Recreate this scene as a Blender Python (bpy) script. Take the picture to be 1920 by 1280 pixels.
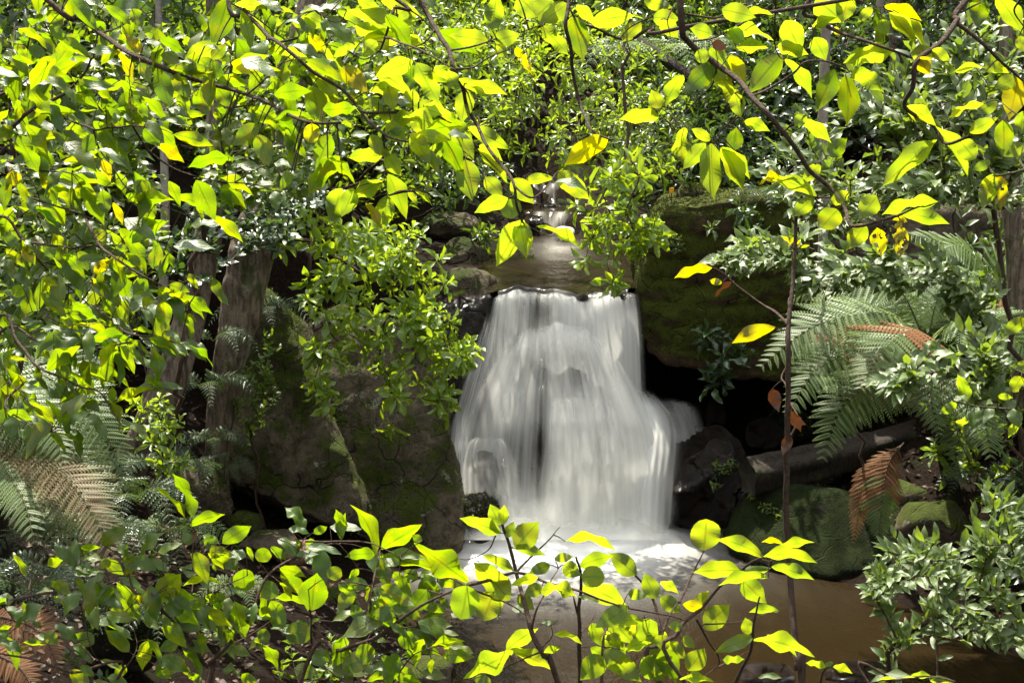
import bpy, bmesh, math, random
import numpy as np
from mathutils import Vector, Matrix, noise
from math import radians, sin, cos, pi

random.seed(7)
RNG = np.random.default_rng(7)
S = bpy.context.scene
for o in list(S.objects):
    bpy.data.objects.remove(o)

# ---------------------------------------------------------------- camera
FPX = 2667.0                       # focal length in pixels of the 1920 px wide photograph (50 mm lens)
PITCH = radians(12)
CZ = 5.1
cam = bpy.data.cameras.new('camera')
cam.lens = 50.0
cam.sensor_width = 36.0
cam.clip_start = 0.05
cam.clip_end = 400
camo = bpy.data.objects.new('camera', cam)
S.collection.objects.link(camo)
camo.location = (0, 0, CZ)
camo.rotation_euler = (pi / 2 - PITCH, 0, 0)
S.camera = camo

# ---------------------------------------------------------------- light
SUN_EL = radians(64)
SUN_AZ = radians(-18)               # behind the falls, a little to the left
SUN = Vector((sin(SUN_AZ) * cos(SUN_EL), cos(SUN_AZ) * cos(SUN_EL), sin(SUN_EL)))
world = bpy.data.worlds.new('World')
S.world = world
world.use_nodes = True
wn = world.node_tree
sky = wn.nodes.new('ShaderNodeTexSky')
sky.sky_type = 'NISHITA'
sky.sun_disc = False
sky.sun_elevation = SUN_EL
sky.sun_rotation = SUN_AZ
bg = wn.nodes['Background']
bg.inputs[1].default_value = 0.15
sky.dust_density = 3.0
hs = wn.nodes.new('ShaderNodeHueSaturation')      # thin bright cloud: a paler sky
hs.inputs['Saturation'].default_value = 0.12
wn.links.new(sky.outputs[0], hs.inputs['Color'])
wn.links.new(hs.outputs[0], bg.inputs[0])
sl = bpy.data.lights.new('sun', 'SUN')
sl.energy = 4.0
sl.angle = radians(0.5)
sl.color = (1.0, 0.93, 0.78)
so = bpy.data.objects.new('sun', sl)
S.collection.objects.link(so)
so.rotation_euler = (-SUN).to_track_quat('-Z', 'Y').to_euler()
so.location = (0, 0, 20)

S.view_settings.view_transform = 'Standard'
S.view_settings.look = 'None'
S.view_settings.exposure = 2.0
S.view_settings.gamma = 1
S.view_settings.use_curve_mapping = False
S.render.engine = 'CYCLES'
S.cycles.max_bounces = 8
S.cycles.diffuse_bounces = 4
S.cycles.glossy_bounces = 3
S.cycles.transmission_bounces = 6
S.cycles.transparent_max_bounces = 16
S.cycles.use_denoising = True
S.cycles.sample_clamp_indirect = 6

# ---------------------------------------------------------------- helpers
COL = S.collection
CP, SP = cos(PITCH), sin(PITCH)


def W(px, py, Y):
    """the point at depth Y (metres in front of the camera) seen at a pixel of the photograph"""
    u = (px - 960) / FPX
    v = (640 - py) / FPX
    s = Y / (CP + v * SP)
    return Vector((u * s, Y, CZ + (-SP + v * CP) * s))


def project(p):
    d = np.asarray(p, float) - np.array([0, 0, CZ])
    f = d[..., 1] * CP - d[..., 2] * SP
    u = d[..., 1] * SP + d[..., 2] * CP
    return 960 + FPX * d[..., 0] / f, 640 - FPX * u / f, f


def tag(o, label=None, cat=None, group=None, kind=None):
    if label:
        o['label'] = label
    if cat:
        o['category'] = cat
    if group:
        o['group'] = group
    if kind:
        o['kind'] = kind
    return o


def empty(name, loc, label, cat, group=None, kind=None):
    o = bpy.data.objects.new(name, None)
    o.empty_display_size = 0.1
    o.location = loc
    COL.objects.link(o)
    return tag(o, label, cat, group, kind)


def link(name, me, parent=None, M=None):
    """links a mesh given in world space (or placed by the world matrix M) under parent"""
    o = bpy.data.objects.new(name, me)
    COL.objects.link(o)
    if M is None:
        M = Matrix.Identity(4)
    if parent is not None:
        o.parent = parent
        q = parent
        off = Vector((0, 0, 0))
        while q is not None:
            off = off + q.location
            q = q.parent
        M = Matrix.Translation(-off) @ M
    o.matrix_basis = M
    return o


def mesh_np(name, V, Q, mat, uv=None, attrs=None, smooth=True):
    """a mesh from numpy vertices and quads; uv per vertex; attrs: name -> float per vertex"""
    V = np.asarray(V, np.float32)
    Q = np.asarray(Q, np.int32)
    me = bpy.data.meshes.new(name)
    me.vertices.add(len(V))
    me.vertices.foreach_set('co', V.ravel())
    me.loops.add(Q.size)
    me.loops.foreach_set('vertex_index', Q.ravel())
    me.polygons.add(len(Q))
    me.polygons.foreach_set('loop_start', np.arange(len(Q), dtype=np.int32) * Q.shape[1])
    me.polygons.foreach_set('loop_total', np.full(len(Q), Q.shape[1], np.int32))
    me.polygons.foreach_set('use_smooth', np.full(len(Q), smooth, bool))
    if uv is not None:
        l = me.uv_layers.new(name='UVMap')
        l.data.foreach_set('uv', np.asarray(uv, np.float32)[Q.ravel()].ravel())
    for k, a in (attrs or {}).items():
        at = me.attributes.new(k, 'FLOAT', 'POINT')
        at.data.foreach_set('value', np.asarray(a, np.float32))
    me.update(calc_edges=True)
    me.validate()
    if mat:
        me.materials.append(mat)
    return me


def grid_quads(nr, nc):
    i = np.arange(nr - 1)[:, None] * nc + np.arange(nc - 1)[None, :]
    i = i.ravel()
    return np.stack([i, i + 1, i + nc + 1, i + nc], 1)


class Tubes:
    """many tapered tubes that become one mesh"""

    def __init__(self, sides=6):
        self.V, self.Q, self.n, self.s = [], [], 0, sides

    def add(self, pts, radii, sides=None):
        s = sides or self.s
        P = np.array([list(p) for p in pts], float)
        if len(P) < 2:
            return
        if np.isscalar(radii):
            radii = [radii] * len(P)
        R = np.array(radii, float)
        T = np.gradient(P, axis=0)
        T /= np.linalg.norm(T, axis=1)[:, None] + 1e-9
        ref = np.array([0.31, 0.83, 0.47])
        A = np.cross(T, ref)
        A /= np.linalg.norm(A, axis=1)[:, None] + 1e-9
        B = np.cross(T, A)
        an = np.arange(s) * 2 * pi / s
        ring = P[:, None, :] + R[:, None, None] * (A[:, None, :] * np.cos(an)[None, :, None] + B[:, None, :] * np.sin(an)[None, :, None])
        m = len(P)
        self.V.append(ring.reshape(-1, 3))
        i = np.arange(m - 1)[:, None] * s
        j = np.arange(s)[None, :]
        k = (j + 1) % s
        q = np.stack([i + j, i + k, i + s + k, i + s + j], -1).reshape(-1, 4) + self.n
        self.Q.append(q)
        self.n += m * s

    def mesh(self, name, mat):
        return mesh_np(name, np.concatenate(self.V), np.concatenate(self.Q), mat)


def smooth_path(pts, n):
    """Catmull-Rom through pts, n points per span"""
    P = [Vector(p) for p in pts]
    if len(P) < 3:
        return [P[0].lerp(P[-1], k / n) for k in range(n + 1)]
    P = [P[0] * 2 - P[1]] + P + [P[-1] * 2 - P[-2]]
    out = []
    for i in range(1, len(P) - 2):
        a, b, c, d = P[i - 1:i + 3]
        for k in range(n):
            t = k / n
            out.append(0.5 * ((2 * b) + (c - a) * t + (2 * a - 5 * b + 4 * c - d) * t * t + (3 * b - a - 3 * c + d) * t ** 3))
    out.append(P[-2].copy())
    return out


def sstep(a, b, x):
    t = np.clip((x - a) / (b - a), 0, 1)
    return t * t * (3 - 2 * t)


# ---------------------------------------------------------------- materials
class NT:
    def __init__(self, name):
        self.m = bpy.data.materials.new(name)
        self.m.use_nodes = True
        self.t = self.m.node_tree
        self.t.nodes.clear()
        self.out = self.t.nodes.new('ShaderNodeOutputMaterial')

    def n(self, typ, **kw):
        x = self.t.nodes.new('ShaderNode' + typ)
        for k, v in kw.items():
            setattr(x, k, v)
        return x

    def l(self, a, b):
        self.t.links.new(a, b)

    def val(self, sock, v):
        if hasattr(v, 'links') or isinstance(v, bpy.types.NodeSocket):
            self.l(v, sock)
        else:
            sock.default_value = v

    def math(self, op, a, b=0.0, c=0.0, clamp=False):
        x = self.n('Math', operation=op, use_clamp=clamp)
        self.val(x.inputs[0], a)
        self.val(x.inputs[1], b)
        self.val(x.inputs[2], c)
        return x.outputs[0]

    def mix(self, f, a, b):
        x = self.n('MixRGB')
        self.val(x.inputs[0], f)
        for s, v in ((x.inputs[1], a), (x.inputs[2], b)):
            self.val(s, (*v, 1) if isinstance(v, tuple) and len(v) == 3 else v)
        return x.outputs[0]

    def noise(self, vec, scale, detail=4, rough=0.6, dist=0.0, dim=None):
        x = self.n('TexNoise')
        if vec is not None:
            self.l(vec, x.inputs['Vector'])
        x.inputs['Scale'].default_value = scale
        x.inputs['Detail'].default_value = detail
        x.inputs['Roughness'].default_value = rough
        x.inputs['Distortion'].default_value = dist
        return x.outputs[0]

    def ramp(self, f, a, b):
        x = self.n('MapRange', interpolation_type='SMOOTHSTEP')
        self.l(f, x.inputs[0])
        x.inputs[1].default_value = a
        x.inputs[2].default_value = b
        return x.outputs[0]

    def bump(self, h, strength, dist=0.02, normal=None):
        x = self.n('Bump')
        x.inputs['Strength'].default_value = strength
        x.inputs['Distance'].default_value = dist
        self.l(h, x.inputs['Height'])
        if normal is not None:
            self.l(normal, x.inputs['Normal'])
        return x.outputs[0]

    def bsdf(self, col, rough=0.5, spec=0.5, normal=None, **kw):
        x = self.n('BsdfPrincipled')
        self.val(x.inputs['Base Color'], (*col, 1) if isinstance(col, tuple) and len(col) == 3 else col)
        self.val(x.inputs['Roughness'], rough)
        self.val(x.inputs['Specular IOR Level'], spec)
        if normal is not None:
            self.l(normal, x.inputs['Normal'])
        for k, v in kw.items():
            self.val(x.inputs[k], v)
        return x.outputs[0]

    def mixsh(self, f, a, b):
        x = self.n('MixShader')
        self.val(x.inputs[0], f)
        self.l(a, x.inputs[1])
        self.l(b, x.inputs[2])
        return x.outputs[0]

    def done(self, sh):
        self.l(sh, self.out.inputs[0])
        return self.m


def leaf_mat(name, c0, c1, t0, t1, fac=0.5, rough=0.4, spec=0.5, spots=0.0, spotcol=(0.42, 0.26, 0.01), veins=True, tip=None, vs=9.0, bump=0.25, yellow=0.0):
    """two-sided leaf: waxy surface over a blade that lets light through; c = surface, t = transmitted colours"""
    k = NT(name)
    oi = k.n('ObjectInfo').outputs['Random']
    at = k.n('Attribute', attribute_name='rnd').outputs['Fac']
    r = k.math('FRACT', k.math('ADD', oi, at))
    r2 = k.math('FRACT', k.math('MULTIPLY', r, 7.31))
    r3 = k.math('FRACT', k.math('MULTIPLY', r, 23.7))
    uvn = k.n('UVMap')
    sep = k.n('SeparateXYZ')
    k.l(uvn.outputs[0], sep.inputs[0])
    u, v = sep.outputs[0], sep.outputs[1]
    cr = k.n('CombineXYZ')
    k.l(k.math('ADD', u, k.math('MULTIPLY', r, 53.0)), cr.inputs[0])
    k.l(k.math('MULTIPLY_ADD', v, 1.8, k.math('MULTIPLY', r3, 31.0)), cr.inputs[1])
    vec = cr.outputs[0]
    base = k.mix(r, c0, c1)
    tr = k.mix(r2, t0, t1)
    h = None
    if veins:
        au = k.math('ABSOLUTE', u)
        mid = k.ramp(au, 0.12, 0.02)
        ph = k.math('SUBTRACT', k.math('MULTIPLY', v, vs), k.math('MULTIPLY', au, 2.2))
        tri = k.math('ABSOLUTE', k.math('SUBTRACT', k.math('FRACT', ph), 0.5))
        lat = k.ramp(tri, 0.10, 0.0)
        vein = k.math('MAXIMUM', mid, k.math('MULTIPLY', lat, 0.3))
        tr = k.mix(k.math('MULTIPLY', vein, 0.75), tr, tuple(0.45 * x for x in t0))
        base = k.mix(k.math('MULTIPLY', vein, 0.4), base, tuple(min(1, 1.7 * x) for x in c1))
        h = vein
    cloud = k.noise(vec, 1.6, 3)
    tr = k.mix(k.math('MULTIPLY', cloud, 0.45), tr, tuple(0.62 * x for x in t0))
    if tip:
        base = k.mix(k.ramp(v, 0.3, 0.95), base, tip)
    if yellow > 0:
        yy = k.math('MULTIPLY', k.ramp(k.math('ADD', k.noise(vec, 1.3, 2), k.math('MULTIPLY', r3, 0.25)), 0.62, 0.8), yellow)
        base = k.mix(yy, base, (0.30, 0.20, 0.01))
        tr = k.mix(yy, tr, (0.85, 0.52, 0.0))
    if spots > 0:
        vo = k.n('TexVoronoi', feature='F1')
        k.l(vec, vo.inputs['Vector'])
        vo.inputs['Scale'].default_value = 4.2
        wob = k.math('ADD', vo.outputs['Distance'], k.math('MULTIPLY', k.noise(vec, 9, 2), 0.25))
        sp = k.math('MULTIPLY', k.ramp(wob, 0.3, 0.2), k.ramp(k.math('FRACT', k.math('MULTIPLY', r, 3.77)), 1.0 - spots, 1.0 - spots + 0.3))
        base = k.mix(sp, base, spotcol)
        tr = k.mix(sp, tr, tuple(1.7 * x for x in spotcol))
        core = k.math('MULTIPLY', k.ramp(wob, 0.17, 0.13), sp)
        base = k.mix(core, base, (0.05, 0.02, 0.008))
        tr = k.mix(core, tr, (0.05, 0.015, 0.003))
    fine = k.noise(vec, 7, 3)
    hh = k.math('ADD', fine, k.math('MULTIPLY', h, -0.8)) if h is not None else fine
    nrm = k.bump(hh, bump, 0.004)
    s = k.bsdf(base, rough, spec, nrm)
    t = k.n('BsdfTranslucent')
    k.l(tr, t.inputs[0])
    return k.done(k.mixsh(fac, s, t.outputs[0]))


def rock_mat(name, c0, c1, moss=0.5, lichen=0.2, rough=0.85, wet=0.0, mossc=((0.018, 0.030, 0.006), (0.06, 0.085, 0.014)), up=0.6, streak=0.4):
    k = NT(name)
    co = k.n('NewGeometry')
    pos = co.outputs['Position']
    big = k.noise(pos, 1.6, 6, 0.62)
    mid = k.noise(pos, 7, 8, 0.7)
    fine = k.noise(pos, 38, 7, 0.78)
    mp = k.n('Mapping')
    k.l(pos, mp.inputs[0])
    mp.inputs['Scale'].default_value = (4.5, 4.5, 0.5)
    strk = k.noise(mp.outputs[0], 2.2, 5, 0.65)
    col = k.mix(k.ramp(mid, 0.3, 0.72), c0, c1)
    col = k.mix(k.math('MULTIPLY', k.ramp(strk, 0.5, 0.72), streak), col, tuple(0.3 * x for x in c0))
    col = k.mix(k.math('MULTIPLY', k.ramp(fine, 0.5, 0.75), 0.4), col, tuple(0.5 * x for x in c0))
    hgt = k.math('ADD', k.math('MULTIPLY', mid, 1.0), k.math('MULTIPLY', fine, 0.45))
    dv = k.n('VectorMath', operation='ADD')
    nc_ = k.n('TexNoise')
    k.l(pos, nc_.inputs['Vector'])
    nc_.inputs['Scale'].default_value = 3.0
    sc_ = k.n('VectorMath', operation='SCALE')
    k.l(nc_.outputs['Color'], sc_.inputs[0])
    sc_.inputs['Scale'].default_value = 0.5
    k.l(pos, dv.inputs[0])
    k.l(sc_.outputs[0], dv.inputs[1])
    vc = k.n('TexVoronoi', feature='DISTANCE_TO_EDGE')
    k.l(dv.outputs[0], vc.inputs['Vector'])
    vc.inputs['Scale'].default_value = 2.1
    crack = k.math('MULTIPLY', k.ramp(vc.outputs['Distance'], 0.028, 0.0), k.ramp(big, 0.42, 0.55))
    col = k.mix(k.math('MULTIPLY', crack, 0.75), col, tuple(0.15 * x for x in c0))
    hgt = k.math('SUBTRACT', hgt, k.math('MULTIPLY', crack, 1.1))
    rg = rough
    if moss > 0:
        sn = k.n('SeparateXYZ')
        k.l(co.outputs['Normal'], sn.inputs[0])
        f = k.math('ADD', k.math('MULTIPLY', sn.outputs[2], up * 0.5), k.math('ADD', k.math('MULTIPLY', big, 1.0), k.math('MULTIPLY', mid, 0.7)))
        m = k.ramp(f, 1.25 - moss * 0.75, 1.42 - moss * 0.75)
        mf = k.noise(pos, 70, 4, 0.75)
        mc = k.mix(k.ramp(k.math('ADD', k.math('MULTIPLY', mf, 0.6), k.math('MULTIPLY', mid, 0.5)), 0.35, 0.75), mossc[0], mossc[1])
        col = k.mix(m, col, mc)
        hgt = k.math('ADD', hgt, k.math('MULTIPLY', m, k.math('MULTIPLY', mf, 1.2)))
    if lichen > 0:
        ln = k.noise(pos, 5.5, 9, 0.78, 0.4)
        li = k.math('MULTIPLY', k.ramp(ln, 0.60, 0.635), k.ramp(k.noise(pos, 1.3, 3), 0.66 - lichen * 0.4, 0.72 - lichen * 0.4))
        col = k.mix(li, col, k.mix(fine, (0.20, 0.23, 0.15), (0.36, 0.38, 0.29)))
    nrm = k.bump(hgt, 1.0, 0.05)
    if wet > 0:
        rg = k.math('ADD', 0.02, k.math('MULTIPLY', mid, 0.26))
        return k.done(k.bsdf(col, rg, 0.5, k.bump(hgt, 1.0, 0.09)))
    return k.done(k.bsdf(col, rg, 0.12, nrm))


def bark_mat(name, c0, c1, lichen=0.0, scale=1.0):
    k = NT(name)
    pos = k.n('NewGeometry').outputs['Position']
    mp = k.n('Mapping')
    k.l(pos, mp.inputs[0])
    mp.inputs['Scale'].default_value = (9 * scale, 9 * scale, 1.6 * scale)
    a = k.noise(mp.outputs[0], 2.5, 7, 0.7)
    b = k.noise(pos, 22 * scale, 5, 0.7)
    col = k.mix(k.ramp(a, 0.3, 0.7), c0, c1)
    col = k.mix(k.math('MULTIPLY', k.ramp(b, 0.52, 0.7), 0.5), col, tuple(0.35 * x for x in c0))
    if lichen > 0:
        li = k.math('MULTIPLY', k.ramp(k.noise(mp.outputs[0], 1.1, 8, 0.75), 0.70 - lichen * 0.14, 0.76 - lichen * 0.14), 0.7)
        col = k.mix(li, col, (0.20, 0.19, 0.155))
        ms = k.ramp(k.noise(pos, 2.3, 6, 0.7), 0.55, 0.65)
        col = k.mix(k.math('MULTIPLY', ms, 0.8), col, (0.04, 0.055, 0.012))
    nrm = k.bump(k.math('ADD', a, k.math('MULTIPLY', b, 0.5)), 0.9, 0.03)
    return k.done(k.bsdf(col, 0.8, 0.25, nrm))


def plain_mat(name, c, rough=0.6):
    k = NT(name)
    pos = k.n('NewGeometry').outputs['Position']
    f = k.noise(pos, 30, 4)
    return k.done(k.bsdf(k.mix(f, tuple(0.65 * x for x in c), tuple(min(1, 1.3 * x) for x in c)), rough, 0.3, k.bump(f, 0.4, 0.01)))


M_FG = leaf_mat('backlit leaf', (0.036, 0.080, 0.008), (0.064, 0.115, 0.012), (0.36, 0.53, 0.010), (0.49, 0.61, 0.012), 0.60, 0.42, 0.5, spots=0.6, yellow=0.15)
M_FY = leaf_mat('yellowing leaf', (0.10, 0.11, 0.006), (0.15, 0.13, 0.006), (0.55, 0.56, 0.0), (0.62, 0.54, 0.0), 0.6, 0.42, 0.45, spots=0.9, yellow=0.4)
M_FO = leaf_mat('dead leaf', (0.050, 0.024, 0.011), (0.085, 0.042, 0.020), (0.08, 0.022, 0.004), (0.13, 0.04, 0.007), 0.3, 0.5, 0.5)
M_GL = leaf_mat('glossy leaf', (0.032, 0.072, 0.008), (0.058, 0.105, 0.012), (0.15, 0.28, 0.003), (0.32, 0.47, 0.003), 0.50, 0.36, 0.5, spots=0.35, yellow=0.15)
M_MG = leaf_mat('mid green leaf', (0.034, 0.078, 0.007), (0.060, 0.112, 0.010), (0.20, 0.36, 0.002), (0.38, 0.54, 0.002), 0.56, 0.40, 0.5, spots=0.5, yellow=0.2)
M_PI = leaf_mat('rosette leaf', (0.075, 0.145, 0.014), (0.13, 0.20, 0.024), (0.30, 0.44, 0.010), (0.46, 0.58, 0.016), 0.45, 0.36, 0.7, vs=7)
M_PA = leaf_mat('pale shining leaf', (0.050, 0.088, 0.022), (0.10, 0.142, 0.042), (0.18, 0.29, 0.015), (0.32, 0.42, 0.02), 0.36, 0.44, 0.6, vs=8)
M_BG = leaf_mat('understory leaf', (0.036, 0.070, 0.011), (0.075, 0.125, 0.018), (0.18, 0.30, 0.012), (0.32, 0.43, 0.015), 0.40, 0.38, 0.5, veins=False)
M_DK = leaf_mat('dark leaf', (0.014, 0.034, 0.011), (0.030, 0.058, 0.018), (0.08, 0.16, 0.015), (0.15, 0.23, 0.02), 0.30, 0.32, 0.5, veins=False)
M_FE = leaf_mat('fern green', (0.072, 0.125, 0.034), (0.112, 0.165, 0.050), (0.20, 0.31, 0.04), (0.28, 0.38, 0.055), 0.38, 0.5, 0.5, veins=False)
M_FB = leaf_mat('fern browning', (0.13, 0.11, 0.045), (0.17, 0.125, 0.055), (0.24, 0.18, 0.05), (0.28, 0.2, 0.06), 0.35, 0.6, 0.4, veins=False, tip=(0.09, 0.12, 0.035))
M_FD = leaf_mat('fern dead', (0.17, 0.08, 0.035), (0.22, 0.115, 0.055), (0.30, 0.13, 0.04), (0.34, 0.16, 0.06), 0.35, 0.7, 0.2, veins=False)

M_TW = bark_mat('twig bark', (0.05, 0.028, 0.018), (0.10, 0.065, 0.045), scale=4)
M_GS = bark_mat('green stem', (0.05, 0.06, 0.015), (0.10, 0.10, 0.03), scale=4)
M_BK = bark_mat('mossy bark', (0.036, 0.027, 0.018), (0.22, 0.17, 0.125), lichen=0.8)
M_BP = bark_mat('pale bark', (0.16, 0.14, 0.11), (0.30, 0.27, 0.22), lichen=0.5)
M_LOG = bark_mat('rotting wood', (0.008, 0.0055, 0.004), (0.030, 0.021, 0.014), lichen=0.25, scale=1.2)
M_RK = rock_mat('mossy sandstone', (0.055, 0.045, 0.031), (0.19, 0.155, 0.108), moss=0.47, lichen=0.50, mossc=((0.020, 0.032, 0.006), (0.095, 0.12, 0.018)))
M_RL = rock_mat('ledge sandstone', (0.034, 0.024, 0.013), (0.10, 0.068, 0.036), moss=0.70, lichen=0.12, mossc=((0.014, 0.020, 0.003), (0.105, 0.122, 0.014)))
M_RB = rock_mat('bare sandstone', (0.06, 0.048, 0.034), (0.15, 0.12, 0.085), moss=0.3, lichen=0.45)
M_RW = rock_mat('wet rock', (0.005, 0.003, 0.002), (0.024, 0.013, 0.008), moss=0.08, lichen=0.0, wet=1)
M_RM = rock_mat('moss boulder', (0.010, 0.009, 0.006), (0.038, 0.030, 0.018), moss=0.62, lichen=0.05, mossc=((0.004, 0.008, 0.002), (0.026, 0.040, 0.006)))
M_RP = rock_mat('reddish stone', (0.12, 0.065, 0.042), (0.22, 0.135, 0.095), moss=0.05, lichen=0.1)
M_RWHT = plain_mat('sunlight coloured stone', (0.62, 0.60, 0.55), 0.45)  # full sun on the stone put into its near-white base colour

# ---------------------------------------------------------------- ground
POOL = np.array([(-0.95, 15.2), (-0.6, 14.3), (-0.62, 13.6), (-1.3, 12.8), (-1.12, 12.0), (-0.75, 11.0), (-0.6, 10.2), (-0.4, 9.2), (0.8, 8.4), (3.2, 8.6), (4.3, 10.0), (4.3, 11.2), (3.3, 12.7), (2.35, 13.8), (2.3, 14.6), (1.7, 15.2)])
STREAM = np.array([(-0.3, 14.9), (1.42, 14.9), (1.5, 16.5), (1.45, 18.2), (0.92, 19.5), (0.82, 21.5), (0.8, 24), (0.8, 28), (0.4, 28), (0.35, 24), (0.28, 21.5), (0.25, 19.5), (-0.1, 18.2), (-0.35, 16.5)])


def sdist(poly, x, y):
    """signed distance to a polygon, negative inside"""
    d = np.full(x.shape, 1e9)
    ins = np.zeros(x.shape, bool)
    n = len(poly)
    for i in range(n):
        ax, ay = poly[i]
        bx, by = poly[(i + 1) % n]
        ex, ey = bx - ax, by - ay
        t = np.clip(((x - ax) * ex + (y - ay) * ey) / (ex * ex + ey * ey), 0, 1)
        d = np.minimum(d, np.hypot(x - ax - t * ex, y - ay - t * ey))
        c = ((ay > y) != (by > y)) & (x < (bx - ax) * (y - ay) / (by - ay + 1e-12) + ax)
        ins ^= c
    return np.where(ins, -d, d)


def vnoise(x, y, s, seed=0):
    """smooth value noise on arrays"""
    x = x * s + seed * 17.3
    y = y * s + seed * 9.1
    xi, yi = np.floor(x), np.floor(y)
    fx, fy = x - xi, y - yi
    fx, fy = fx * fx * (3 - 2 * fx), fy * fy * (3 - 2 * fy)

    def h(a, b):
        v = np.sin(a * 127.1 + b * 311.7) * 43758.5453
        return v - np.floor(v)
    return (h(xi, yi) * (1 - fx) + h(xi + 1, yi) * fx) * (1 - fy) + (h(xi, yi + 1) * (1 - fx) + h(xi + 1, yi + 1) * fx) * fy


ZP, ZU = 0.0, 2.45                 # pool level, upper stream level


def ground_h(x, y):
    x = np.asarray(x, float)
    y = np.asarray(y, float)
    d = sdist(POOL, x, y)
    low = np.where(d < 0, np.maximum(-0.55, d * 0.9), 0.5 * d - 0.12 * np.maximum(d - 2.5, 0))
    low = low + np.maximum(0, 6.5 - y) * 0.18 * sstep(0, 1.2, d)
    low = np.minimum(low, 3.45 + 0.1 * np.abs(x))
    e = sdist(STREAM, x, y)
    bed = ZU + np.where(e < 0.1, np.clip(np.floor((y - 19.6) / 1.3) + 1, 0, 5) * 0.28, np.clip((y - 19.2) / 1.3, 0, 5) * 0.28)
    up = np.where(e < 0, bed - np.minimum(0.3, -e * 0.6), bed + 0.10 * np.minimum(e, 1.3) + 0.5 * np.clip(e - 1.3, 0, 2.2) + 0.22 * np.maximum(e - 3.5, 0))
    up = up + np.maximum(0, y - 21) * 0.40 * sstep(0.2, 2.5, e) + np.maximum(0, y - 21) * 0.18 * (1 - sstep(0.2, 2.5, e))
    yc = 15.15 + 1.9 * sstep(1.35, 1.75, x)
    t = sstep(yc, yc + 0.4, y)
    h = low * (1 - t) + np.maximum(up, low) * t
    h = h + 0.12 * (vnoise(x, y, 1.3) - 0.5) * (np.minimum(np.abs(d), np.abs(e)) > 0.05) + 0.05 * (vnoise(x, y, 5, 3) - 0.5)
    return h + np.maximum(0, np.abs(x) - 12) * 0.9 + np.maximum(0, y - 30) * 0.95  # unseen outer slopes steepened to keep sky reflections off the pool


def gz(x, y):
    return float(ground_h(np.array([x]), np.array([y]))[0])


def axis(lo, hi, a, b, fine, coarse):
    return np.concatenate([np.arange(lo, a, coarse), np.arange(a, b, fine), np.arange(b, hi + coarse, coarse)])


gx = axis(-45, 45, -7, 8, 0.09, 1.0)
gy = axis(-12, 75, 2, 24, 0.1, 1.0)
X, Yg = np.meshgrid(gx, gy)
V = np.stack([X, Yg, ground_h(X, Yg)], -1).reshape(-1, 3)
k = NT('leaf litter earth')
pos = k.n('NewGeometry').outputs['Position']
a, b, c = k.noise(pos, 2.5, 6), k.noise(pos, 28, 6, 0.75), k.noise(pos, 0.8, 4)
col = k.mix(k.ramp(b, 0.35, 0.7), (0.005, 0.003, 0.002), (0.022, 0.013, 0.008))
col = k.mix(k.ramp(a, 0.55, 0.7), col, (0.014, 0.018, 0.005))
M_GR = k.done(k.bsdf(col, 0.9, 0.08, k.bump(k.math('ADD', b, a), 1.0, 0.05)))
tag(link('ground', mesh_np('ground', V, grid_quads(len(gy), len(gx)), M_GR)), kind='structure', label='dark earth and leaf litter of the creek banks')


# ---------------------------------------------------------------- water
def water_mat(name, deep, foamc=(0.80, 0.80, 0.77)):
    k = NT(name)
    pos = k.n('NewGeometry').outputs['Position']
    fo = k.n('Attribute', attribute_name='foam').outputs['Fac']
    mp = k.n('Mapping')
    k.l(pos, mp.inputs[0])
    mp.inputs['Scale'].default_value = (1.0, 0.45, 1)
    n1 = k.noise(mp.outputs[0], 3.0, 5, 0.6, 1.2)
    n2 = k.noise(mp.outputs[0], 11, 4, 0.6, 0.6)
    wisp = k.math('MULTIPLY', k.ramp(n1, 0.45, 0.8), 0.5)
    f = k.math('MULTIPLY', fo, k.math('ADD', 0.7, k.math('MULTIPLY', k.math('SUBTRACT', n1, 0.35), 1.3)), clamp=True)
    f = k.math('ADD', f, k.math('MULTIPLY', fo, k.math('MULTIPLY', fo, 0.5)), clamp=True)
    col = k.mix(wisp, deep, tuple(1.7 * x for x in deep))
    w = k.bsdf(col, 0.12, 0.32, k.bump(k.math('ADD', n1, k.math('MULTIPLY', n2, 0.3)), 0.3, 0.10))
    fm = k.bsdf(foamc, 0.7, 0.2)
    return k.done(k.mixsh(f, w, fm))


M_POOL = water_mat('silty pool water', (0.0125, 0.0080, 0.0032))
M_STR = water_mat('shallow stream water', (0.012, 0.0085, 0.0045), (0.42, 0.40, 0.36))

px_ = np.arange(-2.2, 5.2, 0.06)
py_ = np.arange(7.6, 16.6, 0.06)
X, Y2 = np.meshgrid(px_, py_)
qx, qy = X - 0.42, Y2 - 14.35
ca = np.hypot(qx / 1.15, np.where(qy < 0, qy / 1.15, qy / 1.5))
foam = np.exp(-np.maximum(ca - 0.5, 0) ** 1.5 * 2.0)
foam = np.maximum(foam, 0.55 * np.exp(-(((X - 2.05) / 0.3) ** 2 + ((Y2 - 14.6) / 0.13) ** 2)))
zz = ZP + 0.24 * np.exp(-(((X - 0.55) / 1.08) ** 4 + ((Y2 - 14.06) / 0.24) ** 2)) * (0.55 + 0.9 * vnoise(X, Y2, 4, 2))
tag(link('pool_water', mesh_np('pool_water', np.stack([X, Y2, zz], -1).reshape(-1, 3), grid_quads(len(py_), len(px_)), M_POOL, attrs={'foam': foam.ravel()})),
    kind='structure', label='brown pool water white with foam below the falls')

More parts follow.
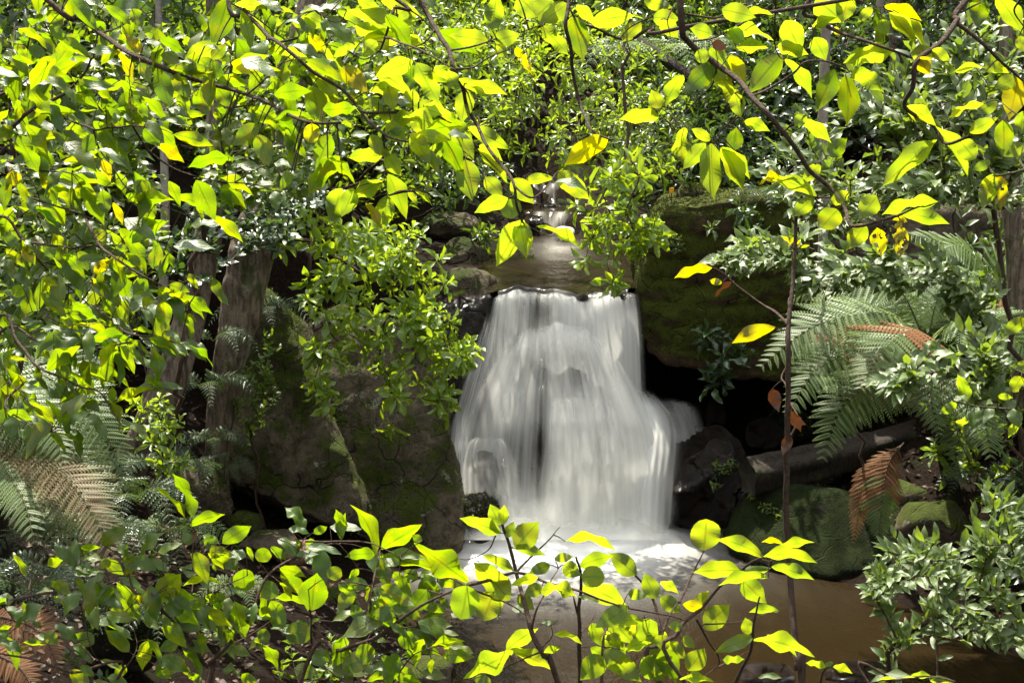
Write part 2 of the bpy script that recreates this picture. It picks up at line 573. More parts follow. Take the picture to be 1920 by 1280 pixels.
# upper stream: pool behind the lip, then low steps going back
sx = np.arange(-0.7, 1.9, 0.05)
sy = np.concatenate([np.arange(14.98, 15.3, 0.02), np.arange(15.3, 28, 0.05)])
X, Y2 = np.meshgrid(sx, sy)
step = np.zeros_like(Y2)
for i in range(6):
    jag = 0.35 * (vnoise(X, Y2 * 0, 5, i) - 0.5) + 0.12 * np.sin(X * 21 + i)
    step += 0.28 * sstep(19.55 + 1.3 * i, 19.95 + 1.3 * i, Y2 + jag)
zz = ZU + step - 0.045 * sstep(15.2, 15.0, Y2) ** 2 + 0.012 * vnoise(X, Y2, 3, 5)
fo = np.zeros_like(Y2)
for i in range(6):
    xm = 0.55 - 0.1 * (i % 2)
    fo = np.maximum(fo, (0.5 if i == 0 else 0.25) * np.exp(-((Y2 - 19.70 - 1.3 * i) / 0.13) ** 2) * np.exp(-((X - xm) / 0.28) ** 4) * (0.4 + 0.8 * vnoise(X, Y2, 6, i)))
fo = np.maximum(fo, 0.55 * sstep(0, 0.16, 15.14 - Y2) * (0.3 + 0.9 * vnoise(X, Y2, 9, 4)))
fo = np.maximum(fo, 0.22 * np.exp(-(((X - 0.6) / 0.3) ** 2 + ((Y2 - 18.2) / 0.8) ** 2)) * (0.5 + vnoise(X, Y2, 4, 8)))
# the sheet bends over the lip
xl = (X - X[:, :1]) / (X[:, -1:] - X[:, :1])
lipz = 0.03 * np.sin(X * 5.1 + 0.6) + 0.018 * np.sin(X * 13 + 1) + 0.008 * np.sin(X * 31)
lipy = 0.05 * np.sin(X * 4.3 + 1) + 0.025 * np.sin(X * 11)
over = np.maximum(0, 15.08 + lipy - Y2)
zz = zz + lipz * sstep(15.5, 15.1, Y2) - over * 2.6 - 4 * over ** 2
Q = grid_quads(len(sy), len(sx))
keep = ((sdist(STREAM, X, Y2) < 0.12) & ((Y2 > 15.12) | ((X > -0.19) & (X < 1.29)))).ravel()
Q = Q[keep[Q].all(1)]
M_ = mesh_np('upper_stream_water', np.stack([X, Y2, zz], -1).reshape(-1, 3), Q, M_STR, attrs={'foam': fo.ravel()})
tag(link('stream_water', M_), kind='structure', label='shallow brown stream water above the lip of the falls')


# ---------------------------------------------------------------- rocks
def hull_rock(pts, vox=0.05, disp=0.07, freq=1.6, strata=0.0, seed=0, smooth=2, mat=None, name='rock'):
    bm = bmesh.new()
    for part in (pts if isinstance(pts[0], list) else [pts]):
        vs = [bm.verts.new(p) for p in part]
        bmesh.ops.convex_hull(bm, input=vs)
    junk = [v for v in bm.verts if not v.link_faces]
    bmesh.ops.delete(bm, geom=junk, context='VERTS')
    me = bpy.data.meshes.new(name)
    bm.to_mesh(me)
    bm.free()
    o = bpy.data.objects.new('tmp', me)
    COL.objects.link(o)
    m = o.modifiers.new('r', 'REMESH')
    m.mode = 'VOXEL'
    m.voxel_size = vox
    if smooth:
        s = o.modifiers.new('s', 'SMOOTH')
        s.iterations = smooth * 3
        s.factor = 0.5
    dg = bpy.context.evaluated_depsgraph_get()
    out = bpy.data.meshes.new_from_object(o.evaluated_get(dg))
    bpy.data.objects.remove(o)
    n = len(out.vertices)
    co = np.empty(n * 3, np.float32)
    out.vertices.foreach_get('co', co)
    co = co.reshape(-1, 3)
    nn = np.empty(n * 3, np.float32)
    out.vertex_normals.foreach_get('vector', nn)
    nn = nn.reshape(-1, 3)
    off = Vector((seed * 3.7, seed * 1.9, seed * 5.3))
    d = np.empty(n, np.float32)
    for i in range(n):
        p = Vector(co[i]) + off
        a = noise.fractal(p * freq, 1.0, 2.1, 4)
        b = 1 - abs(noise.noise(p * freq * 2.2 + Vector((7, 3, 1)))) * 2
        c = noise.fractal(p * freq * 6.5, 0.9, 2.2, 3)
        d[i] = a * 0.8 + 0.25 * b + 0.24 * c
        if strata:
            zz_ = p.z * 4.2 + 0.5 * noise.noise(p * 0.8)
            f = zz_ - math.floor(zz_)
            d[i] += strata * (-1.0 if f < 0.16 else 0.35 * sin(f * 3.1))
    co = co + nn * (d * disp)[:, None]
    out.vertices.foreach_set('co', co.ravel())
    out.polygons.foreach_set('use_smooth', np.ones(len(out.polygons), bool))
    out.materials.clear()
    out.materials.append(mat)
    out.update()
    out.name = name
    return out


def WP(*a):
    return [W(*p) for p in a]


def rock(label, pts, mat, name='boulder', cat='rock', group=None, **kw):
    me = hull_rock(pts, mat=mat, name=name, **kw)
    c = sum((v.co for v in me.vertices), Vector()) / len(me.vertices)
    zmin = min(v.co.z for v in me.vertices)
    base = Vector((c.x, c.y, zmin))
    me.transform(Matrix.Translation(-base))
    o = link(name, me, None, Matrix.Translation(base))
    return tag(o, label, cat, group)


def blob(c, r, n=40, seed=1):
    rr = random.Random(seed)
    out = []
    for i in range(n):
        v = Vector((rr.gauss(0, 1), rr.gauss(0, 1), rr.gauss(0, 1))).normalized()
        out.append(Vector(c) + Vector((v.x * r[0], v.y * r[1], v.z * r[2])) * rr.uniform(0.86, 1.05))
    return out


rock('tall dark slab leaning right, mossy along its sloping edge, behind the hollow trunk',
     WP((432, 620, 13.3), (470, 520, 13.6), (520, 560, 13.5), (575, 690, 13.3), (640, 850, 13.1), (692, 985, 13.0), (610, 985, 12.8), (540, 952, 12.75), (450, 905, 12.8), (410, 880, 12.9), (410, 740, 13.1),
        (440, 560, 14.8), (600, 640, 14.8), (715, 975, 14.5), (420, 920, 14.3), (420, 650, 14.6)), M_RK, disp=0.075, seed=1, vox=0.045)
rock('broad mossy boulder with pale lichen flecks standing in the pool left of the falls',
     WP((628, 650, 14.2), (690, 590, 14.3), (800, 620, 14.2), (832, 770, 13.9), (850, 880, 13.75), (869, 1000, 13.65), (855, 1032, 13.55), (780, 1040, 13.35), (690, 1025, 13.4), (632, 940, 13.5), (600, 800, 13.9),
        (660, 600, 15.3), (822, 640, 15.2), (858, 1000, 15.0), (650, 1000, 15.0), (690, 1120, 13.6), (860, 1120, 13.8)), M_RK, disp=0.07, seed=2, vox=0.045)
rock('small lichen dotted block between the leaning slab and the mossy boulder',
     WP((560, 610, 14.6), (650, 560, 14.8), (700, 700, 14.6), (700, 980, 14.4), (610, 940, 14.3), (580, 800, 14.4), (600, 600, 15.6), (700, 900, 15.6)), M_RK, disp=0.06, seed=3, vox=0.06)
# right ledge
rock('long moss covered sandstone ledge overhanging the dark cave right of the falls',
     WP((1212, 420, 15.3), (1245, 392, 15.0), (1330, 380, 14.95), (1420, 366, 14.95), (1540, 352, 15.1), (1198, 545, 15.15), (1210, 660, 15.1), (1260, 690, 15.0), (1400, 706, 14.85), (1545, 712, 14.8), (1570, 560, 14.75),
        (1240, 372, 17.8), (1560, 345, 18), (1250, 640, 17.5), (1560, 660, 17.6)), M_RL, name='ledge', disp=0.075, strata=0.35, seed=4, vox=0.045)
rock('brown sandstone wall continuing the mossy ledge behind the tree ferns',
     WP((1555, 372, 15.5), (1700, 405, 15.4), (1900, 395, 15.2), (2080, 390, 15.2), (1560, 735, 15.1), (1760, 790, 15.0), (2080, 790, 14.8), (1560, 380, 18), (2080, 380, 18), (1560, 700, 17.5), (2080, 750, 17.5)),
     M_RB, name='ledge', disp=0.09, strata=0.6, seed=5, vox=0.06)
rock('low moss capped block at the left end of the ledge beside the lip',
     WP((1180, 452, 15.9), (1225, 398, 15.7), (1262, 410, 15.6), (1205, 560, 15.4), (1255, 560, 15.4), (1192, 540, 15.6), (1200, 440, 17), (1262, 420, 17), (1200, 560, 17)), M_RL, disp=0.05, seed=6, vox=0.045)
# wall behind the falls
rock('dark wet cliff face that the water falls over',
     [Vector((x, y, z)) for x in (-0.55, 1.36) for y, z in ((15.28, 2.3), (15.2, -0.6), (17.0, 2.1), (17, -0.6))] + [W(1055, 700, 14.9)], M_RW, name='cliff', disp=0.05, seed=7, vox=0.06)
rock('brown wet rock face on the left side of the falls',
     WP((848, 560, 15.0), (905, 545, 15.05), (922, 560, 15.15), (905, 640, 14.95), (868, 740, 14.75), (836, 830, 14.6), (790, 780, 14.6), (790, 620, 14.8), (850, 520, 16), (912, 540, 16.3), (800, 560, 15.8), (850, 1000, 14.9), (900, 1000, 15.2)), M_RW, disp=0.06, seed=8, vox=0.045)
rock('domed rock that splits the falls, seen through the water',
     WP((1040, 622, 14.86), (975, 650, 14.86), (1105, 648, 14.86), (930, 740, 14.62), (1170, 740, 14.62), (905, 850, 14.45), (1195, 850, 14.45), (900, 985, 14.35), (1205, 985, 14.35), (1040, 735, 14.47), (1000, 740, 14.46), (1110, 745, 14.47), (1050, 985, 14.2),
        (1000, 640, 15.6), (1100, 640, 15.6), (900, 980, 15.6), (1200, 980, 15.6)), M_RW, disp=0.07, seed=9, vox=0.05)
rock('round low rock under the thin veil at the left foot of the falls',
     blob(W(918, 900, 14.25), (0.29, 0.24, 0.42), 50, 3), M_RW, disp=0.03, seed=10, vox=0.04)
rock('small wet stone poking from the foam below the mossy boulder',
     WP((872, 930, 13.95), (905, 918, 13.95), (938, 938, 13.9), (945, 985, 13.8), (900, 1000, 13.75), (868, 975, 13.8), (880, 925, 14.25), (935, 935, 14.25), (900, 1030, 13.9)), M_RW, disp=0.03, seed=11, vox=0.025)
rock('big wet dark boulder with shining ridge at the right foot of the falls',
     [WP((1226, 860, 14.75), (1255, 818, 14.9), (1290, 800, 14.9), (1345, 803, 14.85), (1385, 822, 14.8), (1398, 860, 14.7), (1300, 880, 14.5), (1235, 900, 14.55), (1228, 960, 14.5), (1300, 975, 14.4),
        (1260, 830, 15.4), (1390, 830, 15.3), (1300, 1010, 14.9), (1380, 1000, 14.9)),
      WP((1240, 905, 14.35), (1262, 885, 14.32), (1310, 850, 14.3), (1340, 828, 14.32), (1368, 832, 14.3), (1372, 850, 14.2), (1330, 890, 14.05), (1275, 925, 14.05), (1245, 935, 14.15), (1340, 850, 14.7), (1260, 920, 14.7), (1370, 900, 14.7)),
      WP((1262, 920, 14.35), (1330, 888, 14.25), (1378, 850, 14.35), (1408, 880, 14.4), (1412, 930, 14.3), (1395, 972, 14.2), (1300, 985, 14.2), (1255, 972, 14.3), (1300, 920, 14.9), (1400, 900, 14.9), (1300, 1010, 14.7), (1400, 1000, 14.7))],
     M_RW, disp=0.06, freq=2.2, seed=12, vox=0.022, smooth=4)
rock('moss green boulder under the end of the fallen log',
     WP((1352, 1005, 14.1), (1372, 955, 14.0), (1410, 920, 13.9), (1480, 905, 13.75), (1560, 915, 13.6), (1650, 945, 13.4), (1690, 1000, 13.2), (1690, 1075, 12.95), (1560, 1080, 12.9), (1430, 1060, 13.2), (1360, 1030, 13.6),
        (1400, 940, 14.8), (1600, 930, 14.8), (1500, 1140, 13.2), (1700, 1120, 13.4)), M_RM, disp=0.05, seed=13, vox=0.045)
for i, (lab, c, r, m) in enumerate([
        ('dark stone in the cave mouth right behind the wet boulder', (1432, 815, 15.4), (0.26, 0.25, 0.2), M_RW),
        ('narrow upright dark stone inside the cave', (1342, 780, 15.7), (0.13, 0.15, 0.24), M_RW),
        ('mossy stone at the back of the cave beside the sapling', (1475, 800, 15.6), (0.3, 0.3, 0.22), M_RM),
        ('rounded dusky stone on the bank under the hanging dead frond', (1760, 985, 13.2), (0.42, 0.4, 0.3), M_RK),
        ('dark stone below the tree fern at the right', (1700, 940, 13.9), (0.35, 0.3, 0.25), M_RK),
        ('smooth tan boulder beside the upper stream', (835, 422, 18.6), (0.42, 0.4, 0.22), M_RB),
        ('lichen mottled boulder below the tan one', (868, 490, 17.3), (0.36, 0.4, 0.33), M_RB),
        ('lichen crusted stone at the left end of the lip', (880, 545, 15.6), (0.36, 0.4, 0.28), M_RB),
        ('mossy stone at the water edge of the upper pool', (965, 500, 17.4), (0.3, 0.3, 0.19), M_RM),
        ('green stone in the upper stream behind the white one', (1070, 398, 21.0), (0.38, 0.4, 0.30), M_RM),
        ('pale stone under the hanging shrub at the right of the upper pool', (1135, 512, 17.0), (0.30, 0.3, 0.16), M_RB),
        ('grey lichen boulder resting on top of the mossy ledge', (1296, 368, 16.4), (0.21, 0.25, 0.17), M_RB),
        ('dark wet stone breaking the lip near its right end', (1166, 562, 15.02), (0.12, 0.11, 0.065), M_RW),
        ('small wet stone breaking the lip right of its middle', (1092, 558, 15.03), (0.085, 0.09, 0.045), M_RW),
        ('dark stone dividing the small cascade left of the white stone', (1008, 416, 19.55), (0.10, 0.14, 0.10), M_RW),
        ('mossy stone at the right of the small cascade in the stream', (1092, 412, 19.9), (0.22, 0.2, 0.16), M_RM),
        ('low wet stone at the left of the small cascade', (962, 428, 19.4), (0.22, 0.22, 0.13), M_RW),
        ('dark stone above the small cascade', (1030, 388, 20.6), (0.16, 0.2, 0.12), M_RW),
        ('shadowed boulder above the ledge behind the orange marker', (1310, 320, 21.5), (0.55, 0.5, 0.4), M_RK),
        ('reddish stone at the pool edge, bottom of the picture', (832, 1232, 10.9), (0.14, 0.14, 0.11), M_RP),
        ('grey stone half in the pool behind the bottom left shrub', (632, 1130, 11.8), (0.22, 0.2, 0.17), M_RK),
        ('flat brown stone on the litter below the leaning slab', (505, 1018, 12.1), (0.30, 0.25, 0.12), M_RB),
        ('orange brown stone beside the flat one on the bank', (560, 1035, 12.0), (0.2, 0.2, 0.11), M_RP),
        ('square grey stone in the hollow under the leaning slab', (455, 985, 12.7), (0.22, 0.2, 0.16), M_RK),
        ('upright mossy stone at the foot of the hollow trunk', (375, 930, 12.2), (0.28, 0.25, 0.36), M_RK),
        ('mossy rock on the bank behind the bottom left shrub', (235, 1180, 8.6), (0.36, 0.3, 0.3), M_RM),
        ('low grey rock at the bottom by the pool edge', (790, 1262, 10.2), (0.3, 0.25, 0.14), M_RK),
        ('submerged stone breaking the pool surface at the bottom right', (1440, 1262, 10.6), (0.26, 0.2, 0.075), M_RW),
        ('dark stone in the pool right of the submerged one', (1620, 1262, 10.5), (0.34, 0.2, 0.08), M_RW)]):
    rock(lab, blob(W(*c), r, 26, 20 + i), m, name='stone' if max(r) < 0.32 else 'boulder', disp=0.18 * min(r) + 0.012, freq=2.4 if max(r) < 0.3 else 1.8, seed=20 + i, vox=max(0.022, min(r) * 0.14), smooth=1)
o = rock('flat oval stone shining white in the sun in the upper stream', blob(W(1058, 434, 19.0), (0.165, 0.2, 0.075), 60, 55), M_RWHT, name='stone', disp=0.004, seed=55, vox=0.02)

def moss_on(o, n, seed, mat, size=(0.012, 0.035), low=-0.2, thr=0.05):
    '''small moss shoots standing on a rock, one mass'''
    me = o.data
    rr = np.random.default_rng(seed)
    m = len(me.polygons)
    ce = np.empty(m * 3, np.float32)
    me.polygons.foreach_get('center', ce)
    no = np.empty(m * 3, np.float32)
    me.polygons.foreach_get('normal', no)
    ce, no = ce.reshape(-1, 3), no.reshape(-1, 3)
    f = np.array([noise.fractal(Vector(c) * 2.2 + Vector((seed, 0, 0)), 1.0, 2.0, 4) for c in ce]) + 0.35 * no[:, 2]
    ok = np.where((f > thr) & (no[:, 2] > low) & (no[:, 1] < 0.5))[0]
    if not len(ok):
        return
    pick = rr.choice(ok, n)
    p = ce[pick] + rr.normal(0, 0.02, (n, 3)) * (1 - np.abs(no[pick]))
    d = no[pick] + rr.normal(0, 0.5, (n, 3)) + np.array([0, 0, 0.35])
    nm = rr.normal(0, 1, (n, 3))
    L = rr.uniform(*size, n)
    A = np.concatenate([p, d, nm, L[:, None], rr.uniform(0.3, 0.6, n)[:, None]], 1)
    q = leaf_mass(A, 'long', mat, 3)
    k_ = bpy.data.objects.new('moss', q)
    COL.objects.link(k_)
    k_.parent = o
    tag(k_, kind='stuff')


# the waymark on the ledge
r_ = empty('marker_post', W(1259, 388, 16.2), 'small orange marker square on a thin rod behind the mossy ledge', 'marker')
t = Tubes(6)
t.add([W(1259, 395, 16.2), W(1259, 360, 16.2)], 0.006)
link('rod', t.mesh('rod', M_TW), r_)
bm = bmesh.new()
bmesh.ops.create_cube(bm, size=1.0)
bmesh.ops.bevel(bm, geom=bm.edges[:], offset=0.06, segments=2, affect='EDGES')
me = bpy.data.meshes.new('plate')
bm.to_mesh(me)
bm.free()
me.materials.append(plain_mat('orange paint', (0.75, 0.36, 0.01), 0.5))
link('plate', me, r_, Matrix.Translation(W(1259, 357, 16.19)) @ Matrix.Diagonal((0.052, 0.02, 0.06, 1)))


# ---------------------------------------------------------------- falling water
def fall_mat():
    k = NT('falling water')
    uvn = k.n('UVMap')
    den = k.n('Attribute', attribute_name='dens').outputs['Fac']

    def st(su, sv, d=2):
        mp = k.n('Mapping')
        k.l(uvn.outputs[0], mp.inputs[0])
        mp.inputs['Scale'].default_value = (su, sv, 1)
        return k.noise(mp.outputs[0], 1.0, d, 0.55, 0.15)
    a, b, c = st(85, 0.9), st(30, 0.8), st(9, 0.9)
    s = k.math('ADD', k.math('MULTIPLY', a, 0.24), k.math('ADD', k.math('MULTIPLY', b, 0.42), k.math('MULTIPLY', c, 0.44)))
    s = k.math('SUBTRACT', s, 0.48)
    # the thinner the sheet, the more its strands show
    al = k.math('ADD', den, k.math('MULTIPLY', s, k.math('MULTIPLY_ADD', k.math('SUBTRACT', 1.0, den), 1.7, 0.5)), clamp=True)
    al = k.math('MULTIPLY', al, k.ramp(den, 0.0, 0.22), clamp=True)
    w = k.bsdf((0.87, 0.87, 0.84), 0.5, 0.3)
    t = k.n('BsdfTranslucent')
    t.inputs[0].default_value = (0.87, 0.87, 0.84, 1)
    body = k.mixsh(0.5, w, t.outputs[0])
    tp = k.n('BsdfTransparent')
    return k.done(k.mixsh(al, tp.outputs[0], body))


M_FALL = fall_mat()
fall = empty('waterfall', W(1050, 985, 14.3), None, None, kind='structure')
fall['label'] = 'silky white waterfall over a domed rock between mossy boulders'


def gs(px, py, cx, cy, rx, ry):
    return np.exp(-(((px - cx) / rx) ** 2 + ((py - cy) / ry) ** 2))


def sheet(name, rows, nc, nr, dens, su=1.0, power=0.8, wob=0.012, edge=0.14):
    """rows: (py, left px, right px, depth at the edges, forward bulge)"""
    R = np.array(rows, float)
    tt = np.linspace(0, len(R) - 1, nr)
    I = [np.interp(tt, np.arange(len(R)), R[:, j]) for j in range(5)]
    ker = np.ones(5) / 5
    I = [np.concatenate([[q[0]], np.convolve(np.pad(q, 2, mode='edge'), ker, 'valid')[1:-1], [q[-1]]]) for q in I]
    s = np.linspace(0, 1, nc)
    V, UV, D = [], [], []
    for i in range(nr):
        px = I[1][i] + (I[2][i] - I[1][i]) * s
        py = np.full(nc, I[0][i])
        Y = I[3][i] - I[4][i] * np.sin(pi * s) ** power + wob * np.sin(s * 47 + 1.3) * np.sin(s * 19)
        u = (px - 960) / FPX
        v = (640 - py) / FPX
        q = Y / (CP + v * SP)
        V.append(np.stack([u * q, Y, CZ + (-SP + v * CP) * q], -1))
        UV.append(np.stack([s * su, np.full(nc, i / (nr - 1))], -1))
        e = np.minimum(s, 1 - s)
        D.append(np.clip(dens(px, py, s, i / (nr - 1)), 0, 1) * sstep(0, edge, e) * (1 - 0.8 * sstep(972, 1000, py + 9 * np.sin(px * 0.05) + 5 * np.sin(px * 0.13)) * (name != 'spray')))
    me = mesh_np(name, np.concatenate(V), grid_quads(nr, nc), M_FALL, uv=np.concatenate(UV), attrs={'dens': np.concatenate(D)})
    return link(name, me, fall)


# curtain from the lip
def curtain(name, dy, seed, gain, su, x0=922, x1=1194):
    nc, nr = 150, 46
    s = np.linspace(0, 1, nc)
    L0, L1 = W(x0, 552, 15.06), W(x1, 547, 15.10)
    V, UV, D = [], [], []
    for i in range(nr):
        t_ = i / (nr - 1)
        x = L0.x + (L1.x - L0.x) * s + (s - 0.5) * 0.16 * t_ + 0.05 * t_ * s ** 4 - 0.06 * t_ * (1 - s) ** 3
        lz = 0.03 * np.sin(x * 5.1 + 0.6) + 0.018 * np.sin(x * 13 + 1) + 0.008 * np.sin(x * 31)
        ly = 0.05 * np.sin(x * 4.3 + 1) + 0.025 * np.sin(x * 11)
        y = 15.06 + ly - dy - (0.40 + dy) * t_ + 0.025 * np.sin(x * 17 + seed) * t_
        z = ZU - 0.03 + lz - 0.16 * t_ - (1.15 + 0.9 * sstep(0.55, 0.9, s)) * t_ ** 2
        V.append(np.stack([x, y, z], -1))
        UV.append(np.stack([s * su + seed, np.full(nc, t_ * 0.8)], -1))
        k_ = 0.5 + 0.5 * vnoise(s * 7, np.full(nc, seed + 0.3), 1.0, 4)
        d = 0.46 + 0.30 * sstep(0.5, 0.8, s) + 0.16 * gs(s, t_, 0.13, 0.2, 0.1, 0.6) - 0.36 * gs(s, t_, 0.33, 0.33, 0.12, 0.3) - 0.55 * gs(s, t_, 0.92, 0.08, 0.08, 0.16) - 0.3 * gs(s, t_, 0.62, 0.02, 0.12, 0.10)
        d = d * gain * k_ * 1.2 * sstep(0, 0.06 + 0.03 * np.sin(x * 9), t_) * sstep(0, 0.09, s) * sstep(0, 0.09, 1 - s) * (1 - 0.55 * sstep(0.7, 1, t_))
        D.append(np.clip(d, 0, 1))
    link('curtain', mesh_np('curtain', np.concatenate(V), grid_quads(nr, nc), M_FALL, uv=np.concatenate(UV), attrs={'dens': np.concatenate(D)}), fall)


curtain('curtain', 0.0, 0.0, 1.0, 1.1)
curtain('curtain', 0.09, 3.7, 0.75, 0.6, 918, 1198)


def thin(px, py):
    '''how much of the water is left where the rock parts it'''
    m = 1 - 0.62 * gs(px, py, 1035, 700, 95, 62) - 0.30 * gs(px, py, 1115, 690, 40, 60)
    m = m * (1 - 0.90 * gs(px, py, 1012, 840, 24, 120)) * (1 - 0.66 * gs(px, py, 965, 860, 42, 85)) * (1 - 0.72 * gs(px, py, 910, 885, 42, 50))
    m = m * (1 - 0.45 * gs(px, py, 1128, 850, 13, 90)) * (1 - 0.35 * gs(px, py, 905, 765, 22, 45))
    return np.clip(m + 0.5 * sstep(930, 985, py), 0, 1)


def d_veil(px, py, s, t):
    d = 0.92 + 0.08 * np.sin(px * 0.031 + 1) + 0.12 * sstep(1060, 1180, px) + 0 * py
    # the rounded head of the fall shows through its thickness
    top = 603 + 42 * ((px - 1045) / 100.0) ** 2
    return np.clip(d, 0, 1) * thin(px, py) * sstep(-4, 30, py - top + 3 * np.sin(px * 0.11))


VR = [(592, 952, 1136, 14.74, 0.02), (612, 944, 1144, 14.72, 0.08), (640, 932, 1154, 14.71, 0.14), (680, 912, 1176, 14.68, 0.22), (740, 880, 1210, 14.58, 0.30), (800, 858, 1238, 14.46, 0.34), (860, 846, 1250, 14.36, 0.36), (920, 842, 1250, 14.30, 0.38), (1000, 838, 1252, 14.22, 0.42)]
sheet('veil', VR, 150, 90, lambda *a: 0.9 * d_veil(*a), su=0.8, edge=0.16)
# an outer, thinner fringe of spray and a broken lower fall from the ledge
sheet('veil', [(p + 4, l - 14, r + 14, y - 0.05, b_ + 0.05) for p, l, r, y, b_ in VR], 120, 80, lambda px, py, s, t: 0.42 * d_veil(px, py, s, t) * thin(px, py), su=0.45, edge=0.3)
sheet('lower_fall', [(742, 985, 1150, 14.30, 0.02), (752, 975, 1168, 14.26, 0.06), (800, 965, 1180, 14.16, 0.10), (900, 960, 1190, 14.06, 0.12), (1000, 955, 1195, 14.0, 0.14)], 100, 50,
      lambda px, py, s, t: np.clip(0.60 + 0.25 * np.sin(px * 0.045) + 0.3 * sstep(0.8, 1, t), 0, 1) * thin(px, py) ** 2 * sstep(0, 0.45, t + 0.12 * np.sin(px * 0.06) + 0.06 * np.sin(px * 0.17)), su=0.6, edge=0.3)
sheet('spill', [(722, 1170, 1222, 14.74, 0.02), (752, 1168, 1252, 14.70, 0.05), (780, 1164, 1280, 14.64, 0.10), (812, 1160, 1292, 14.54, 0.14), (850, 1154, 1290, 14.42, 0.18), (900, 1148, 1284, 14.28, 0.2), (1000, 1140, 1280, 14.12, 0.22)],
      60, 50, lambda px, py, s, t: np.clip(0.95 - 0.55 * sstep(0.5, 1, s), 0, 1) * sstep(0, 0.25, t), su=0.12, edge=0.48)
# soft spray where the water lands
for i, (cx, hw, Y_, top, g) in enumerate([(1060, 215, 13.98, 915, 0.9), (960, 130, 13.86, 935, 0.7), (1150, 120, 13.88, 930, 0.8), (1040, 250, 13.7, 958, 0.6)]):
    sheet('spray', [(top, cx - hw * .8, cx + hw * .8, Y_ + 0.12, 0.02), ((top + 1005) / 2, cx - hw, cx + hw, Y_ + 0.05, 0.05), (1012, cx - hw * 1.1, cx + hw * 1.1, Y_, 0.1)], 60, 30,
          lambda px, py, s, t, g=g, i=i: np.clip(g * (0.75 + 0.35 * np.sin(px * 0.021 + i * 2)) * sstep(0, 1, t + 0.1 * np.sin(px * 0.05 + i)), 0, 1) * np.sin(pi * s), su=0.05, edge=0.3)
sheet('side_trickle', [(565, 916, 940, 14.98, 0.0), (640, 888, 935, 14.84, 0.03), (720, 862, 915, 14.66, 0.05), (790, 842, 895, 14.5, 0.06), (850, 838, 885, 14.34, 0.08), (930, 852, 890, 14.22, 0.08), (1005, 860, 905, 14.12, 0.08)],
      40, 50, lambda px, py, s, t: np.clip(0.34 + 0.5 * sstep(0.4, 0.65, t), 0, 1) * sstep(0, 0.2, t), su=0.25, edge=0.3)
sheet('arc_trickle', [(812, 895, 935, 14.16, 0.02), (830, 870, 958, 14.12, 0.05), (870, 858, 975, 14.06, 0.08), (930, 856, 990, 14.02, 0.1), (985, 856, 998, 13.98, 0.1)],
      50, 40, lambda px, py, s, t: np.clip(0.20 + 0.22 * np.exp(-((s - 0.88) / 0.12) ** 2) + 0.35 * np.exp(-((s - 0.12) / 0.16) ** 2) + 0.3 * sstep(0.8, 1, t), 0, 1) * sstep(0, 0.25, t), su=0.03, edge=0.16)
sheet('cave_trickle', [(742, 1200, 1285, 14.95, 0.0), (758, 1206, 1318, 14.95, 0.05), (785, 1220, 1338, 14.92, 0.08), (830, 1230, 1350, 14.9, 0.1)],
      40, 24, lambda px, py, s, t: np.clip(0.24 + 0 * s, 0, 1) * sstep(0, 0.4, t), su=0.08, edge=0.48)

# ---------------------------------------------------------------- leaves
PROFILES = {
    'ovate': ([0, .04, .12, .25, .38, .52, .66, .78, .87, .93, .97, 1], [.03, .26, .62, .90, 1, .97, .80, .54, .30, .14, .07, .015]),
    'long': ([0, .05, .15, .3, .45, .6, .75, .86, .94, 1], [.03, .24, .60, .92, 1, .94, .70, .40, .15, .015]),
    'round': ([0, .04, .12, .25, .45, .65, .82, .93, .98, 1], [.04, .34, .70, .94, 1, .96, .76, .44, .2, .03]),
    'rosette': ([0, .1, .25, .45, .62, .78, .9, .97, 1], [.07, .16, .45, .84, 1, .86, .46, .16, .02]),
}
LEAF_CACHE = {}


def leaf_arrays(shape, rows, bend, fold, wave=0.0, teeth=0.0, ph=0.0):
    """blade from (0,0,0) to (0,1,0), upper side +Z, half width 0.5"""
    y = np.linspace(0, 1, rows)
    w = np.interp(y, *PROFILES[shape]) * 0.5
    if teeth:
        w = w * (1 + 0.45 * teeth * (np.arange(rows) % 2 * 2 - 1) * (y > 0.12) * (y < 0.97))
    z = bend * 4 * y * (1 - y)
    V, U = [], []
    for j, sx_ in enumerate((-1, 0, 1)):
        x = sx_ * w
        zz_ = z + (abs(sx_) * w * fold) + wave * np.sin(y * 11 + ph + sx_ * 1.7) * (abs(sx_)) * w
        sway = 0.035 * np.sin(y * 3 + ph)
        V.append(np.stack([x + sway - sway[0], y, zz_], -1))
        U.append(np.stack([np.full(rows, float(sx_)), y], -1))
    V = np.stack(V, 1).reshape(-1, 3)
    U = np.stack(U, 1).reshape(-1, 2)
    return V, U, grid_quads(rows, 3)


VARIANTS = {
    'ovate': [(.05, .05, .10, .04, 0), (.10, .03, .16, .04, 1), (.02, .12, .10, .03, 2), (.15, .05, .2, .04, 3), (.0, .03, .22, .03, 4.4), (.22, .08, .34, .04, 5.2)],
    'long': [(.06, .14, .12, .03, 0), (.10, .08, .16, .03, 1.2), (.02, .25, .1, .03, 2.4), (.14, .12, .1, .03, 3.3)],
    'round': [(.04, .08, .10, .03, 0), (.08, .04, .14, .03, 2)],
    'rosette': [(.08, .22, .16, .05, 0), (.14, .16, .2, .05, 1.5), (.02, .3, .12, .05, 2.5)],
}


